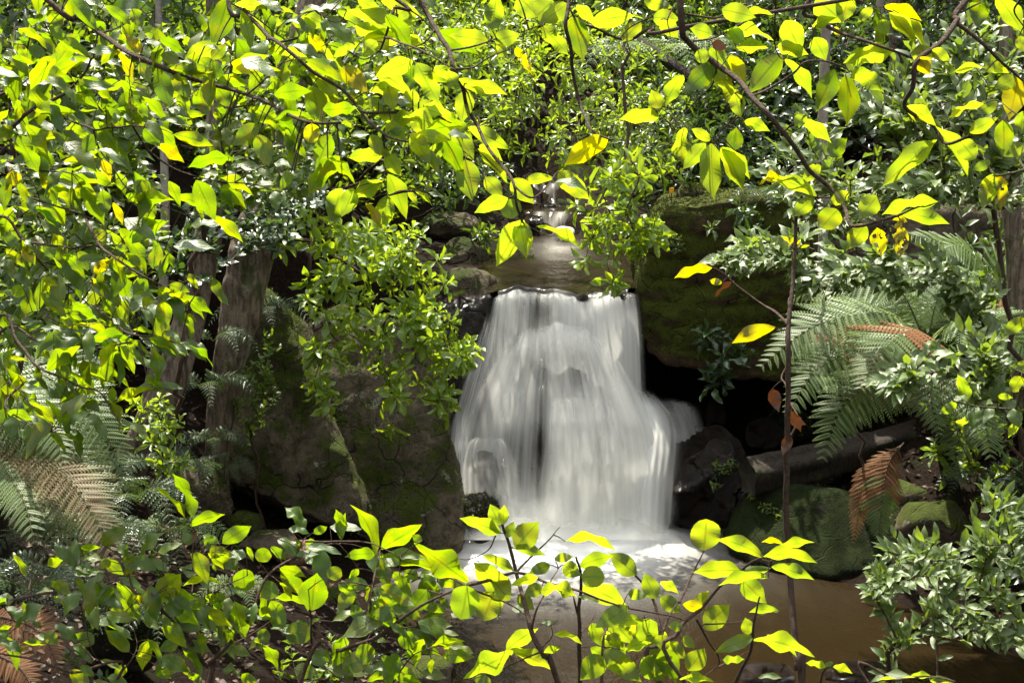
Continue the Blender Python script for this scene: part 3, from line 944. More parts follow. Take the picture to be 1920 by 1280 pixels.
def ragged_mesh(vi, mat):
    '''a leaf eaten into holes along one side'''
    key = ('ragged', vi, mat.name)
    if key not in LEAF_CACHE:
        rows, cols = 30, 13
        y = np.linspace(0, 1, rows)
        w = np.interp(y, *PROFILES['ovate']) * 0.5
        u = np.linspace(-1, 1, cols)
        Yg_, Ug = np.meshgrid(y, u, indexing='ij')
        Vv = np.stack([Ug * w[:, None], Yg_, 0.06 * Yg_ * (1 - Yg_) * 4 + 0.03 * np.sin(Yg_ * 12 + Ug * 3)], -1).reshape(-1, 3)
        Uu = np.stack([Ug, Yg_], -1).reshape(-1, 2)
        Q = grid_quads(rows, cols)
        c = Uu[Q].mean(1)
        nn_ = vnoise(c[:, 0] * 1.6, c[:, 1] * 4, 1.6, vi + 2) + 0.5 * vnoise(c[:, 0] * 3, c[:, 1] * 9, 1.6, vi + 5)
        keep = ~((nn_ > 0.86 - 0.18 * np.abs(c[:, 0])) & (np.abs(c[:, 0]) > 0.12) & (c[:, 1] > 0.2))
        LEAF_CACHE[key] = mesh_np('leaf_blade', Vv, Q[keep], mat, uv=Uu)
    return LEAF_CACHE[key]


def leaf_mesh(shape, vi, mat, rows=14):
    vi = vi % len(VARIANTS[shape])
    key = (shape, vi, mat.name, rows)
    if key not in LEAF_CACHE:
        b, f, w, te, ph = VARIANTS[shape][vi]
        V, U, Q = leaf_arrays(shape, rows, b, f, w, te, ph)
        LEAF_CACHE[key] = mesh_np('leaf_blade', V, Q, mat, uv=U)
    return LEAF_CACHE[key]


def frame(d, n):
    """axes: X across, Y along d, Z near n"""
    d = d.normalized()
    x = d.cross(n)
    if x.length < 1e-5:
        x = d.orthogonal()
    x.normalize()
    return x, d, x.cross(d).normalized()


def leaf_matrix(p, d, n, L, w):
    x, y, z = frame(d, n)
    return Matrix(((x.x * w, y.x * L, z.x * L, p.x), (x.y * w, y.y * L, z.y * L, p.y), (x.z * w, y.z * L, z.z * L, p.z), (0, 0, 0, 1)))


class Leaves:
    """collects leaves (point, direction, normal, length, width ratio) of one plant"""

    def __init__(self):
        self.a = []

    def add(self, p, d, n, L, r):
        self.a.append((*p, *d.normalized(), *n, L, r))

    def build(self, parent, shape, mat, most=300, rows=10, stuff_rows=6, minpx=9.0, stuff_name='foliage'):
        """the leaves that show largest become parts, the rest one mass of real blades"""
        if not self.a:
            return
        A = np.array(self.a)
        px, py, f = project(A[:, :3] + A[:, 3:6] * A[:, 9:10] * 0.5)
        size = FPX * A[:, 9] / np.maximum(f, 0.1)
        infr = (px > -40) & (px < 1960) & (py > -40) & (py < 1320) & (f > 0.2)
        score = np.where(infr & (size > minpx), size * 0.3 - f * 40, -1e9)
        order = np.argsort(-score)
        solo = [i for i in order[:most] if score[i] > -1e8]
        rest = np.setdiff1d(np.arange(len(A)), solo)
        for i in solo:
            q = A[i]
            me = leaf_mesh(shape, int(RNG.integers(9)), mat, rows)
            link('leaf', me, parent, leaf_matrix(Vector(q[:3]), Vector(q[3:6]), Vector(q[6:9]), q[9], q[9] * q[10]))
        if len(rest):
            me = leaf_mass(A[rest], shape, mat, stuff_rows)
            tag(link(stuff_name, me, parent), kind='stuff')


def leaf_mass(A, shape, mat, rows=5):
    n = len(A)
    d = A[:, 3:6] / (np.linalg.norm(A[:, 3:6], axis=1)[:, None] + 1e-9)
    x = np.cross(d, A[:, 6:9])
    x /= np.linalg.norm(x, axis=1)[:, None] + 1e-9
    z = np.cross(x, d)
    L, r = A[:, 9], A[:, 10]
    Vs, Us, Qs, Rs, off = [], [], [], [], 0
    nv = len(VARIANTS[shape])
    var = RNG.integers(0, nv, n)
    rnd = RNG.random(n)
    for k_ in range(nv):
        m = np.where(var == k_)[0]
        if not len(m):
            continue
        b, f, w, te, ph = VARIANTS[shape][k_]
        V, U, Q = leaf_arrays(shape, rows, b, f, w, 0, ph)
        P = (A[m, None, :3] + V[None, :, 0:1] * (x[m] * (L * r)[m, None])[:, None, :] + V[None, :, 1:2] * (d[m] * L[m, None])[:, None, :] + V[None, :, 2:3] * (z[m] * L[m, None])[:, None, :])
        c = len(V)
        Vs.append(P.reshape(-1, 3))
        Us.append(np.tile(U, (len(m), 1)))
        Qs.append((Q[None] + (np.arange(len(m)) * c)[:, None, None]).reshape(-1, 4) + off)
        Rs.append(np.repeat(rnd[m], c))
        off += c * len(m)
    return mesh_np('leaf_mass', np.concatenate(Vs), np.concatenate(Qs), mat, uv=np.concatenate(Us), attrs={'rnd': np.concatenate(Rs)})


# ---------------------------------------------------------------- near branches, leaf by leaf
CROPS = {1: (0, 0), 2: (640, 0), 3: (1280, 0), 4: (0, 430), 6: (1280, 430), 7: (0, 850), 8: (640, 850), 9: (1280, 850)}
KS = 640 / 1905.0


def cp(c, x, y):
    ox, oy = CROPS[c]
    return ox + x * KS, oy + y * KS


class Branch:
    """one near branch or shrub: limbs drawn as paths, leaves hung on them"""
    all = []

    def __init__(self, name, label, cat, limbs, Y, mat=M_FG, bark=M_TW, group=None, grow=None):
        # limbs: (crop, radius in mm, [(x, y), ...]); Y: depth or (depth at start, depth at end)
        self.name, self.label, self.cat, self.mat, self.bark, self.group = name, label, cat, mat, bark, group
        self.paths, self.pp = [], []
        for i, (c, rad, pts) in enumerate(limbs):
            P = [cp(c, *q) for q in pts]
            y0, y1 = Y if isinstance(Y, tuple) else (Y, Y)
            ph = i * 1.7 + len(Branch.all)
            if i:
                # join on to what is there already
                q0 = np.array(P[0])
                near, idx = min(((np.hypot(*(a - q0)), j) for j, a in enumerate(self.allpx())), key=lambda t: t[0])
                yj = self.ally()[idx]
                ys = [yj + (0.05 * sin(ph + 0.9 * k_) + 0.03 * k_) * (k_ > 0) for k_ in range(len(P))] if near < 40 else [y0 + (y1 - y0) * k_ / max(1, len(P) - 1) + 0.06 * sin(ph + k_) for k_ in range(len(P))]
            else:
                ys = [y0 + (y1 - y0) * k_ / max(1, len(P) - 1) + 0.05 * sin(ph + k_) for k_ in range(len(P))]
            W3 = [W(a, b, y) for (a, b), y in zip(P, ys)]
            if i == 0 and grow:
                W3 = [Vector(g) for g in grow] + W3
            sp = smooth_path(W3, 6)
            n = len(sp)
            rr = [rad * 0.001 * (1 - 0.62 * k_ / (n - 1)) for k_ in range(n)]
            # slight crookedness, like a real twig
            for k_ in range(1, n - 1):
                sp[k_] = sp[k_] + Vector((noise.noise(sp[k_] * 14), noise.noise(sp[k_] * 14 + Vector((5, 5, 5))), noise.noise(sp[k_] * 14 + Vector((9, 2, 4))))) * min(0.004, rad * 0.0012)
            self.paths.append((sp, rr))
            A = np.array([list(q) for q in sp])
            x, y, f = project(A)
            self.pp.append((np.stack([x, y], 1), A))
        self.leaves = []
        Branch.all.append(self)

    def allpx(self):
        return np.concatenate([p for p, _ in self.pp])

    def ally(self):
        return np.concatenate([a[:, 1] for _, a in self.pp])

    def nearest(self, x, y):
        P = self.allpx()
        d = np.hypot(P[:, 0] - x, P[:, 1] - y)
        i = int(np.argmin(d))
        return d[i], np.concatenate([a for _, a in self.pp])[i]

    def build(self):
        root = self.paths[0][0][0]
        e = empty(self.name, root, self.label, self.cat, self.group)
        t = Tubes(7)
        for sp, rr in self.paths:
            t.add(sp, rr)
        for B, J, rad in self.petioles:
            mid = (B + J) * 0.5 + Vector((0, 0, 0.06 * (B - J).length))
            t.add(smooth_path([J, mid, B], 3), [rad * 1.3, rad, rad, rad, rad * .8, rad * .8, rad * .8], 5)
        link('limb', t.mesh('limb', self.bark), e)
        for me, M in self.leaves:
            link('leaf', me, e, M)

    petioles = ()


def hang(bx, by, tx, ty, w, kind, br, rng):
    """a leaf whose base and tip stand at two pixels of the photograph, at the depth of the twig that bears it"""
    d, J = br.nearest(bx, by)
    J = Vector(J)
    B = W(bx, by, J.y + rng.uniform(-0.03, 0.03))
    Lpx = math.hypot(tx - bx, ty - by)
    L = Lpx / FPX * J.y
    dy = rng.uniform(-0.2, 0.2) * L
    T = W(tx, ty, B.y + dy)
    dr = T - B
    L = dr.length
    ratio = w / Lpx
    shape = 'long' if ratio < 0.34 else ('round' if ratio > 0.78 else 'ovate')
    full = max(ratio, {'long': 0.34, 'ovate': 0.48, 'round': 0.8}[shape])
    roll = math.acos(min(1.0, max(0.22, ratio / full)))
    toc = (Vector((0, 0, CZ)) - B).normalized()
    n0 = (toc - dr.normalized() * toc.dot(dr.normalized())).normalized()
    cand = []
    for sg in (-1, 1):
        n = Matrix.Rotation(sg * roll, 3, dr.normalized()) @ n0
        if n.dot(SUN) < 0:
            n = -n
        cand.append(n)
    cand.sort(key=lambda n: -n.dot(SUN))
    n = cand[0]
    if kind == 'D':
        n = cand[1]
    if kind == 'W':
        h = (toc + SUN).normalized()
        hh = h - dr.normalized() * h.dot(dr.normalized())
        n = hh.normalized()
        # tip the blade so that its upper side mirrors the sun
        dd = dr.normalized() - h * dr.normalized().dot(h) * 0.6
        dr = dd.normalized() * L
        full = max(full, ratio)
    br.petioles.append((B, J, 0.0011 if d < 60 else 0.0016))
    mat = {'Y': M_FY, 'O': M_FO, 'W': M_GL, 'G': M_MG, 'D': M_GL, 'H': M_FY}.get(kind, br.mat)
    if kind == 'H':
        br.leaves.append((ragged_mesh(rng.randrange(4), mat), leaf_matrix(B, dr, n, L, L * full)))
        return
    br.leaves.append((leaf_mesh(shape, rng.randrange(9), mat, 15), leaf_matrix(B, dr, n, L, L * full)))


M_MO = leaf_mat('moss shoot', (0.014, 0.024, 0.004), (0.055, 0.078, 0.009), (0.04, 0.06, 0.004), (0.11, 0.14, 0.008), 0.25, 0.7, 0.2, veins=False)
for o_ in list(COL.objects):
    lab_ = o_.get('label', '') or ''
    if o_.type != 'MESH' or not o_.get('category'):
        continue
    if 'moss covered sandstone ledge' in lab_:
        moss_on(o_, 9000, 1, M_MO, thr=-0.1)
    elif 'low moss capped' in lab_:
        moss_on(o_, 2500, 2, M_MO, thr=-0.1)
    elif 'tall dark slab' in lab_ or 'broad mossy boulder' in lab_:
        moss_on(o_, 5000, 3, M_MO, thr=0.12)
    elif 'moss green boulder' in lab_:
        moss_on(o_, 4000, 4, M_MO, size=(0.006, 0.016), thr=0.0)
    elif 'mossy' in lab_ and 'wall' not in lab_:
        moss_on(o_, 900, 5, M_MO, thr=0.0)

# the overhanging branches: paths read in thirds of the photograph
G1 = 'leafy branches hanging into the top of the view'
Branch('overhanging_branch', 'long arching brown branch crossing the upper left corner, bare along its middle', 'branch',
       [(1, 6.5, [(250, -10), (440, 100), (560, 185), (640, 240), (740, 310), (880, 370), (1010, 420), (1140, 460), (1290, 500), (1440, 550), (1600, 630), (1740, 680), (1905, 685)]),
        (1, 2.2, [(560, 185), (700, 130), (830, 10)]), (1, 2, [(1380, 525), (1480, 440), (1560, 360)]), (1, 1.6, [(1010, 420), (1040, 560), (1090, 500)]),
        (1, 1.6, [(740, 310), (720, 420), (740, 560)])], (2.9, 2.6), group=G1, grow=[(-1.7, 3.3, 5.75), (-1.35, 3.1, 5.6)])
Branch('overhanging_branch', 'forked branch running down from the top edge left of centre to the broad glowing leaves', 'branch',
       [(1, 5.5, [(1275, -10), (1380, 90), (1500, 200), (1550, 240), (1650, 320), (1760, 410), (1915, 505), (2020, 625), (2135, 750), (2290, 790)]),
        (1, 2.6, [(1545, 240), (1700, 190), (1850, 60), (1915, -10)]),
        (2, 3, [(110, 625), (300, 630), (480, 640), (570, 665), (700, 740), (800, 870), (890, 960)]),
        (2, 2, [(380, 740), (540, 770), (690, 850), (800, 960)]), (2, 1.6, [(230, 750), (245, 900), (240, 1020), (265, 1090)]),
        (1, 2, [(1290, 20), (1440, 110), (1540, 190)])], (3.0, 2.7), group=G1, grow=[(-0.75, 3.6, 5.9), (-0.6, 3.3, 5.55)])
Branch('overhanging_branch', 'thin dark branch falling from the top centre to the leaf pair above the upper pool', 'branch',
       [(2, 5, [(440, -10), (520, 160), (600, 280), (640, 390), (685, 490), (700, 580), (760, 700), (800, 800), (900, 940), (970, 1040), (985, 1150), (1010, 1240)]),
        (2, 2, [(970, 1040), (1060, 1100), (1130, 1060), (1190, 980), (1210, 960)]), (2, 2, [(600, 280), (740, 260), (860, 215), (1000, 180), (1130, 130)]),
        (2, 2, [(640, 385), (740, 375), (830, 320), (970, 262)]), (2, 2.4, [(250, 210), (330, 240), (480, 300), (640, 390)]), (2, 1.8, [(520, 160), (470, 230), (400, 270), (330, 270)]),
        (2, 1.4, [(690, 500), (750, 550), (900, 580), (1010, 570)]), (2, 1.5, [(1010, 1240), (1100, 1290), (1150, 1310)])], (2.55, 2.35), group=G1, grow=[(-0.45, 2.9, 5.9), (-0.3, 2.7, 5.45)])
Branch('overhanging_branch', 'short knobbly branch dipping from the top edge beside the thin dark one', 'branch',
       [(2, 4.5, [(300, -10), (295, 40), (270, 120), (235, 220), (212, 285)]), (2, 1.6, [(305, 30), (320, 180), (335, 270)]), (1, 2, [(1760, 60), (1850, 120), (1915, 110)]),
        (2, 1.8, [(212, 285), (130, 330), (30, 280), (-80, 250)])], 2.8, group=G1, grow=[(-0.7, 3.1, 5.85), (-0.65, 2.9, 5.4)])
Branch('overhanging_branch', 'slender twig hanging straight down from the top edge ending in one yellow leaf', 'branch',
       [(2, 4, [(1270, -10), (1245, 150), (1280, 280), (1300, 430), (1330, 560), (1360, 660), (1400, 725), (1520, 780)]), (2, 1.4, [(1360, 620), (1440, 620), (1530, 590)])], (2.3, 2.2), group=G1, grow=[(0.25, 2.6, 5.7), (0.1, 2.35, 5.3)])
Branch('overhanging_branch', 'crooked twigs with rounded leaves across the top right of centre', 'branch',
       [(2, 4, [(1920, 155), (1740, 160), (1620, 220), (1540, 210), (1440, 165), (1330, 120), (1280, 60)]), (2, 2.4, [(1600, -10), (1540, 90), (1440, 165)]), (2, 1.6, [(1740, 90), (1620, 150), (1560, 210)]),
        (2, 1.5, [(1850, 40), (1820, 110), (1835, 180)])], 2.5, group=G1, grow=[(1.5, 2.8, 5.6), (0.9, 2.6, 5.25)])
Branch('overhanging_branch', 'long straight branch slanting down the right side to the moss covered ledge', 'branch',
       [(3, 6, [(-10, 80), (30, 220), (180, 340), (290, 430), (380, 540), (470, 640), (580, 770), (700, 940), (820, 1030), (900, 1150), (940, 1260), (1060, 1250), (1200, 1205)]),
        (3, 2.4, [(380, 540), (480, 500), (620, 410), (690, 345), (800, 345), (900, 380), (930, 400)]), (3, 2, [(310, 490), (325, 560), (300, 640), (230, 720), (160, 790)]),
        (3, 1.8, [(180, 345), (190, 400), (150, 490), (80, 560), (0, 640), (-60, 720)]), (3, 2, [(-10, 75), (180, 100), (250, 60), (330, 20), (400, -10)]), (3, 1.4, [(740, 915), (780, 895), (810, 870)]),
        (3, 1.4, [(860, 1100), (740, 1110), (800, 1150), (870, 1165)]), (3, 1.8, [(60, 230), (200, 200), (380, 100), (500, 20)]), (3, 1.6, [(520, -10), (515, 240), (560, 330), (620, 250)])],
       (2.35, 2.2), group=G1, grow=[(0.2, 2.6, 5.9), (0.25, 2.45, 5.4)])
Branch('overhanging_branch', 'branch with drooping dark and bright leaf pairs in the upper right', 'branch',
       [(3, 5, [(720, -10), (760, 100), (880, 180), (1000, 220), (1150, 270), (1290, 325)]), (3, 1.8, [(880, 180), (910, 200), (880, 300), (910, 400)]), (3, 1.4, [(760, 100), (735, 170), (700, 320)]),
        (3, 1.8, [(1000, 220), (920, 270), (930, 200)]), (3, 1.6, [(980, 0), (1060, 40), (1120, 40)])], 2.5, group=G1, grow=[(0.8, 2.8, 5.85), (0.75, 2.6, 5.4)])
Branch('overhanging_branch', 'dark forked branch reaching down in front of the pale shrub at the right', 'branch',
       [(3, 6, [(1580, -10), (1530, 120), (1420, 250), (1300, 350), (1290, 480), (1240, 600), (1400, 700), (1470, 800), (1600, 760)]), (3, 4, [(1535, 130), (1680, 250), (1800, 370), (1910, 460)]),
        (3, 2, [(1540, 70), (1640, 20), (1720, -10)]), (3, 2, [(1800, 370), (1860, 430), (1830, 520)])], (2.4, 2.3), group=G1, grow=[(1.2, 2.8, 5.9), (1.0, 2.55, 5.4)])
Branch('overhanging_branch', 'pale green twig with two ragged wavy leaves at the right edge', 'branch',
       [(3, 3, [(1960, 930), (1905, 945), (1820, 968), (1740, 972), (1700, 900), (1680, 870)]), (3, 1.8, [(1960, 620), (1880, 640), (1760, 560)]), (3, 2.2, [(1890, -10), (1850, 60), (1905, 150)])], 2.3, group=G1, bark=M_GS, grow=[(1.6, 2.5, 4.6), (1.1, 2.35, 4.75)])
G2 = 'tangled leafy branches at the left'
Branch('leafy_branch', 'dark twiggy branch rising from the left edge to the upper left', 'branch',
       [(1, 6, [(-30, 770), (160, 630), (290, 560), (400, 490), (470, 410), (520, 320)]), (1, 2.4, [(290, 560), (300, 460), (420, 380)]), (1, 3, [(400, 490), (500, 500), (560, 540)]),
        (1, 2.4, [(0, 510), (100, 480), (190, 420), (280, 330)]), (1, 1.6, [(80, 130), (70, 300), (0, 380)])], (3.2, 3.0), group=G2, grow=[(-2.0, 3.6, 4.2), (-1.5, 3.3, 4.7)])
Branch('leafy_branch', 'thin dark branch spreading right across the upper left leaves', 'branch',
       [(1, 4.5, [(-30, 545), (60, 590), (160, 630), (300, 640), (440, 690), (560, 720), (700, 700), (860, 715)]), (1, 2.5, [(740, 700), (820, 830), (940, 930), (1060, 970), (1180, 1005), (1310, 1020)]),
        (1, 2, [(520, 720), (560, 840), (640, 960), (720, 1060), (840, 1120), (1040, 1200)]), (1, 1.6, [(690, 420), (750, 440), (720, 520), (740, 700)])], (3.4, 3.1), group=G2, grow=[(-2.2, 3.9, 4.4), (-1.7, 3.6, 4.75)])
Branch('leafy_branch', 'tangle of bare dark twigs low at the left edge of the upper leaves', 'branch',
       [(1, 4.5, [(-30, 890), (100, 930), (240, 950), (330, 960), (400, 970)]), (1, 4, [(-30, 1030), (100, 1080), (300, 1150), (460, 1200), (600, 1260)]), (1, 2, [(-10, 820), (120, 860), (280, 930), (380, 880), (430, 820)]),
        (1, 1.6, [(120, 940), (180, 1010), (220, 1120), (210, 1200)])], (3.5, 3.3), group=G2, grow=[(-2.1, 3.9, 3.9), (-1.7, 3.7, 4.25)])
Branch('leafy_branch', 'slanting branch whose last leaves glow yellow before the dark hollow trunk', 'branch',
       [(4, 5, [(-40, -60), (130, 60), (280, 90), (400, 100), (520, 90)]), (4, 4, [(480, -60), (560, 90), (640, 160), (760, 240), (880, 300), (1000, 360), (1060, 410)]), (4, 2, [(720, 510), (800, 450), (860, 390)]),
        (4, 3, [(120, 60), (240, 200), (380, 320), (480, 410), (600, 500), (700, 570)]), (4, 1.6, [(640, 160), (680, 200), (760, 260)])], (3.5, 3.2), mat=M_FG, group=G2, grow=[(-2.1, 3.9, 4.1), (-1.6, 3.7, 4.4)])
Branch('leafy_branch', 'branch of long shining leaves pointing right at the height of the hollow trunk', 'branch',
       [(4, 4.5, [(-40, 610), (200, 615), (380, 630), (560, 660), (700, 630), (830, 610)]), (4, 3.5, [(540, 440), (640, 520), (740, 590), (900, 605), (1010, 640)]), (4, 2, [(220, 440), (330, 520), (480, 530), (560, 520)]),
        (4, 2, [(60, 560), (130, 500), (180, 460), (380, 420)])], (3.4, 3.1), mat=M_GL, group=G2, grow=[(-2.0, 3.8, 3.6), (-1.6, 3.6, 3.9)])
Branch('leafy_branch', 'drooping branch of long grey shining leaves in front of the left tree fern', 'branch',
       [(4, 4.5, [(-40, 520), (90, 620), (200, 760), (330, 820), (450, 880), (560, 910), (660, 1060)]), (4, 3, [(130, 860), (30, 980), (120, 1060), (280, 1130)]), (4, 2.2, [(200, 760), (300, 740), (420, 760), (550, 800)]),
        (4, 2.4, [(20, 740), (60, 850), (160, 950)])], (3.3, 3.0), mat=M_GL, group=G2, grow=[(-1.9, 3.7, 3.7), (-1.55, 3.5, 4.0)])
# bushes at the bottom
Branch('bush', 'bush of glowing yellow green leaves on thin stems before the pool, bottom centre', 'bush',
       [(8, 7, [(1215, 1290), (1130, 1130), (1060, 980), (1010, 800), (985, 690), (940, 530), (900, 400)]), (8, 2.5, [(980, 660), (1100, 540), (1220, 410)]),
        (8, 3.5, [(700, 735), (900, 680), (990, 670), (1160, 720), (1350, 780), (1500, 830), (1700, 880), (1915, 930)]), (8, 2.4, [(700, 740), (850, 800), (960, 850), (1030, 900)]),
        (8, 2.4, [(1060, 980), (1100, 850), (1160, 730), (1210, 640)]), (8, 2, [(1160, 1090), (1010, 1150), (850, 1220), (690, 1270)]), (8, 1.6, [(860, 460), (820, 540), (720, 590), (660, 590)]),
        (8, 1.6, [(1120, 1080), (1180, 1010), (1160, 930)])], (2.55, 2.6), group='bushes along the bottom', grow=[(0.35, 2.35, 2.6), (0.3, 2.5, 3.2)])
Branch('bush', 'slim stems with pointed lime leaves, right of the bottom centre bush', 'bush',
       [(8, 6, [(1785, 1290), (1785, 1060), (1770, 900), (1720, 770), (1640, 680)]), (8, 3, [(1790, 1010), (1850, 880), (1920, 760)]), (8, 5, [(1330, 1290), (1325, 900), (1335, 690), (1310, 580)]), (8, 3, [(1325, 910), (1300, 820), (1290, 760)]),
        (8, 4, [(1450, 1290), (1460, 1080), (1470, 980), (1540, 930)]), (8, 2, [(1330, 1000), (1380, 960), (1420, 900)]), (8, 2, [(1785, 1130), (1720, 1000), (1690, 900)])], 2.75, group='bushes along the bottom', grow=[(0.75, 2.6, 2.6), (0.72, 2.7, 3.2)])
Branch('bush', 'twigs with a round leaf and a fan of yellow leaves above the brown pool', 'bush',
       [(9, 5.5, [(30, 1290), (-20, 1000), (110, 860), (205, 750), (330, 650), (450, 580)]), (9, 3, [(-20, 830), (60, 660), (120, 540)]), (9, 4, [(290, 1290), (375, 1100), (400, 930), (430, 800)]), (9, 2, [(110, 955), (200, 950), (330, 935), (500, 885)]),
        (9, 2.4, [(80, 930), (150, 1050), (200, 1150), (180, 1200), (60, 1290)]), (9, 2, [(200, 1190), (300, 1140), (375, 1100)]), (9, 1.6, [(430, 590), (490, 600), (520, 560)]), (9, 1.6, [(375, 1060), (430, 1030), (470, 1020)])],
       (2.7, 2.6), group='bushes along the bottom', grow=[(0.95, 2.5, 2.6), (0.92, 2.6, 3.2)])
Branch('bush', 'long low twig of small lime leaves at the bottom edge right of the sapling', 'bush',
       [(9, 4, [(1040, 1290), (1190, 1262), (1300, 1245), (1400, 1250), (1520, 1272)]), (9, 3, [(770, 1290), (800, 1200), (840, 1180)])], 2.7, group='bushes along the bottom', grow=[(1.3, 2.5, 2.7), (1.25, 2.6, 3.2)])
Branch('bush', 'dense bush of dark and bright leaves filling the bottom left, orange leaf on top', 'bush',
       [(7, 8, [(1160, 1300), (1130, 1170), (1020, 1000), (900, 870), (850, 790), (790, 740)]), (7, 5, [(1150, 1190), (1290, 1050), (1400, 900), (1480, 700), (1640, 580), (1830, 505), (1900, 500)]),
        (7, 3, [(1040, 1030), (1060, 880), (1072, 720), (1078, 500)]), (7, 3, [(1185, 1000), (1180, 880), (1130, 560), (1080, 400), (1040, 375)]), (7, 2.4, [(1060, 960), (1160, 840), (1230, 750), (1380, 680)]),
        (7, 2.4, [(1740, 1060), (1735, 890), (1720, 760)]), (7, 2, [(1640, 600), (1690, 480), (1730, 455)]), (7, 2.4, [(1240, 1090), (1400, 1010), (1530, 920), (1600, 860)]), (7, 2, [(745, 770), (720, 640), (800, 590), (960, 550), (1110, 540)]),
        (7, 1.8, [(920, 900), (830, 870), (745, 760)])], (3.0, 2.9), mat=M_FG, group='bushes along the bottom', grow=[(-0.75, 2.6, 2.5), (-0.85, 2.8, 3.1)])
Branch('bush', 'leafy stems at the bottom left of centre, dark leaves low and lime leaves above', 'bush',
       [(8, 6, [(-200, 1200), (0, 1100), (190, 1030), (380, 890), (560, 780), (700, 735)]), (8, 3, [(160, 950), (165, 800), (195, 640), (215, 540)]), (8, 2.4, [(700, 735), (620, 700), (520, 690), (440, 690)]), (8, 2.4, [(-200, 490), (0, 490), (140, 495), (220, 520), (330, 570)]),
        (8, 2.2, [(280, 1290), (340, 1200), (400, 1120), (480, 1090)]), (8, 2, [(190, 1030), (320, 980), (440, 960), (520, 950)]), (8, 2, [(560, 780), (480, 770), (430, 810)])], (2.8, 2.65), mat=M_FG, group='bushes along the bottom', grow=[(-0.5, 2.6, 2.6), (-0.6, 2.75, 3.1)])
Branch('bush', 'sparse bush with shining leaves in front of the brown ferns at the bottom left corner', 'bush',
       [(7, 5, [(640, 1290), (400, 1220), (180, 1150), (-30, 1110)]), (7, 5, [(-40, 850), (60, 820), (200, 790), (400, 760), (560, 740), (650, 710)]), (7, 2, [(150, 790), (180, 690), (190, 520)]), (7, 2, [(430, 760), (460, 880), (500, 1060), (560, 1180)]),
        (7, 1.8, [(490, 745), (440, 640), (470, 580)]), (7, 2, [(640, 1270), (760, 1100), (740, 960)]), (7, 2, [(0, 820), (60, 900), (130, 990)])], (3.2, 3.1), mat=M_GL, group='bushes along the bottom', grow=[(-1.6, 2.7, 2.5), (-1.5, 2.9, 3.0)])
Branch('sapling', 'tall thin dark sapling stem with a twining vine, two big yellow leaves and dead leaves', 'sapling',
       [(6, 9, [(660, 2640), (645, 2450), (622, 2250), (600, 1950), (585, 1650), (577, 1300), (588, 1000), (590, 700), (590, 500), (620, 250), (635, 0), (640, -90)]), (6, 3.5, [(585, 530), (520, 470), (440, 420), (300, 310), (235, 250), (165, 215)]), (6, 2.5, [(590, 560), (560, 560), (520, 550)]),
        (6, 2.4, [(580, 1240), (600, 1160), (640, 1060), (600, 960), (570, 860), (550, 820), (590, 740), (605, 680), (575, 620), (600, 480), (590, 400), (625, 340)]), (6, 1.6, [(630, 110), (600, 90), (560, 60)])],
       2.9, mat=M_FY, bark=M_TW, grow=[(0.63, 2.9, 2.3)])
Branch('leafy_twig', 'twig of pale sunlit wavy leaves at the right edge below the tree fern', 'branch',
       [(6, 3.5, [(1960, 990), (1850, 1000), (1740, 995), (1620, 980), (1530, 960)]), (6, 2, [(1960, 830), (1880, 790), (1770, 740)]), (6, 2, [(1590, 975), (1560, 890), (1530, 820)]), (6, 2, [(1960, 470), (1905, 490), (1880, 500)])], 2.6, mat=M_FG, bark=M_GS, grow=[(1.5, 2.7, 3.7), (1.2, 2.65, 3.85)])
for b in Branch.all:
    b.petioles = []
    if b.group == G2 or 'upper left corner' in b.label or 'bottom left' in b.label:
        b.mat = M_MG

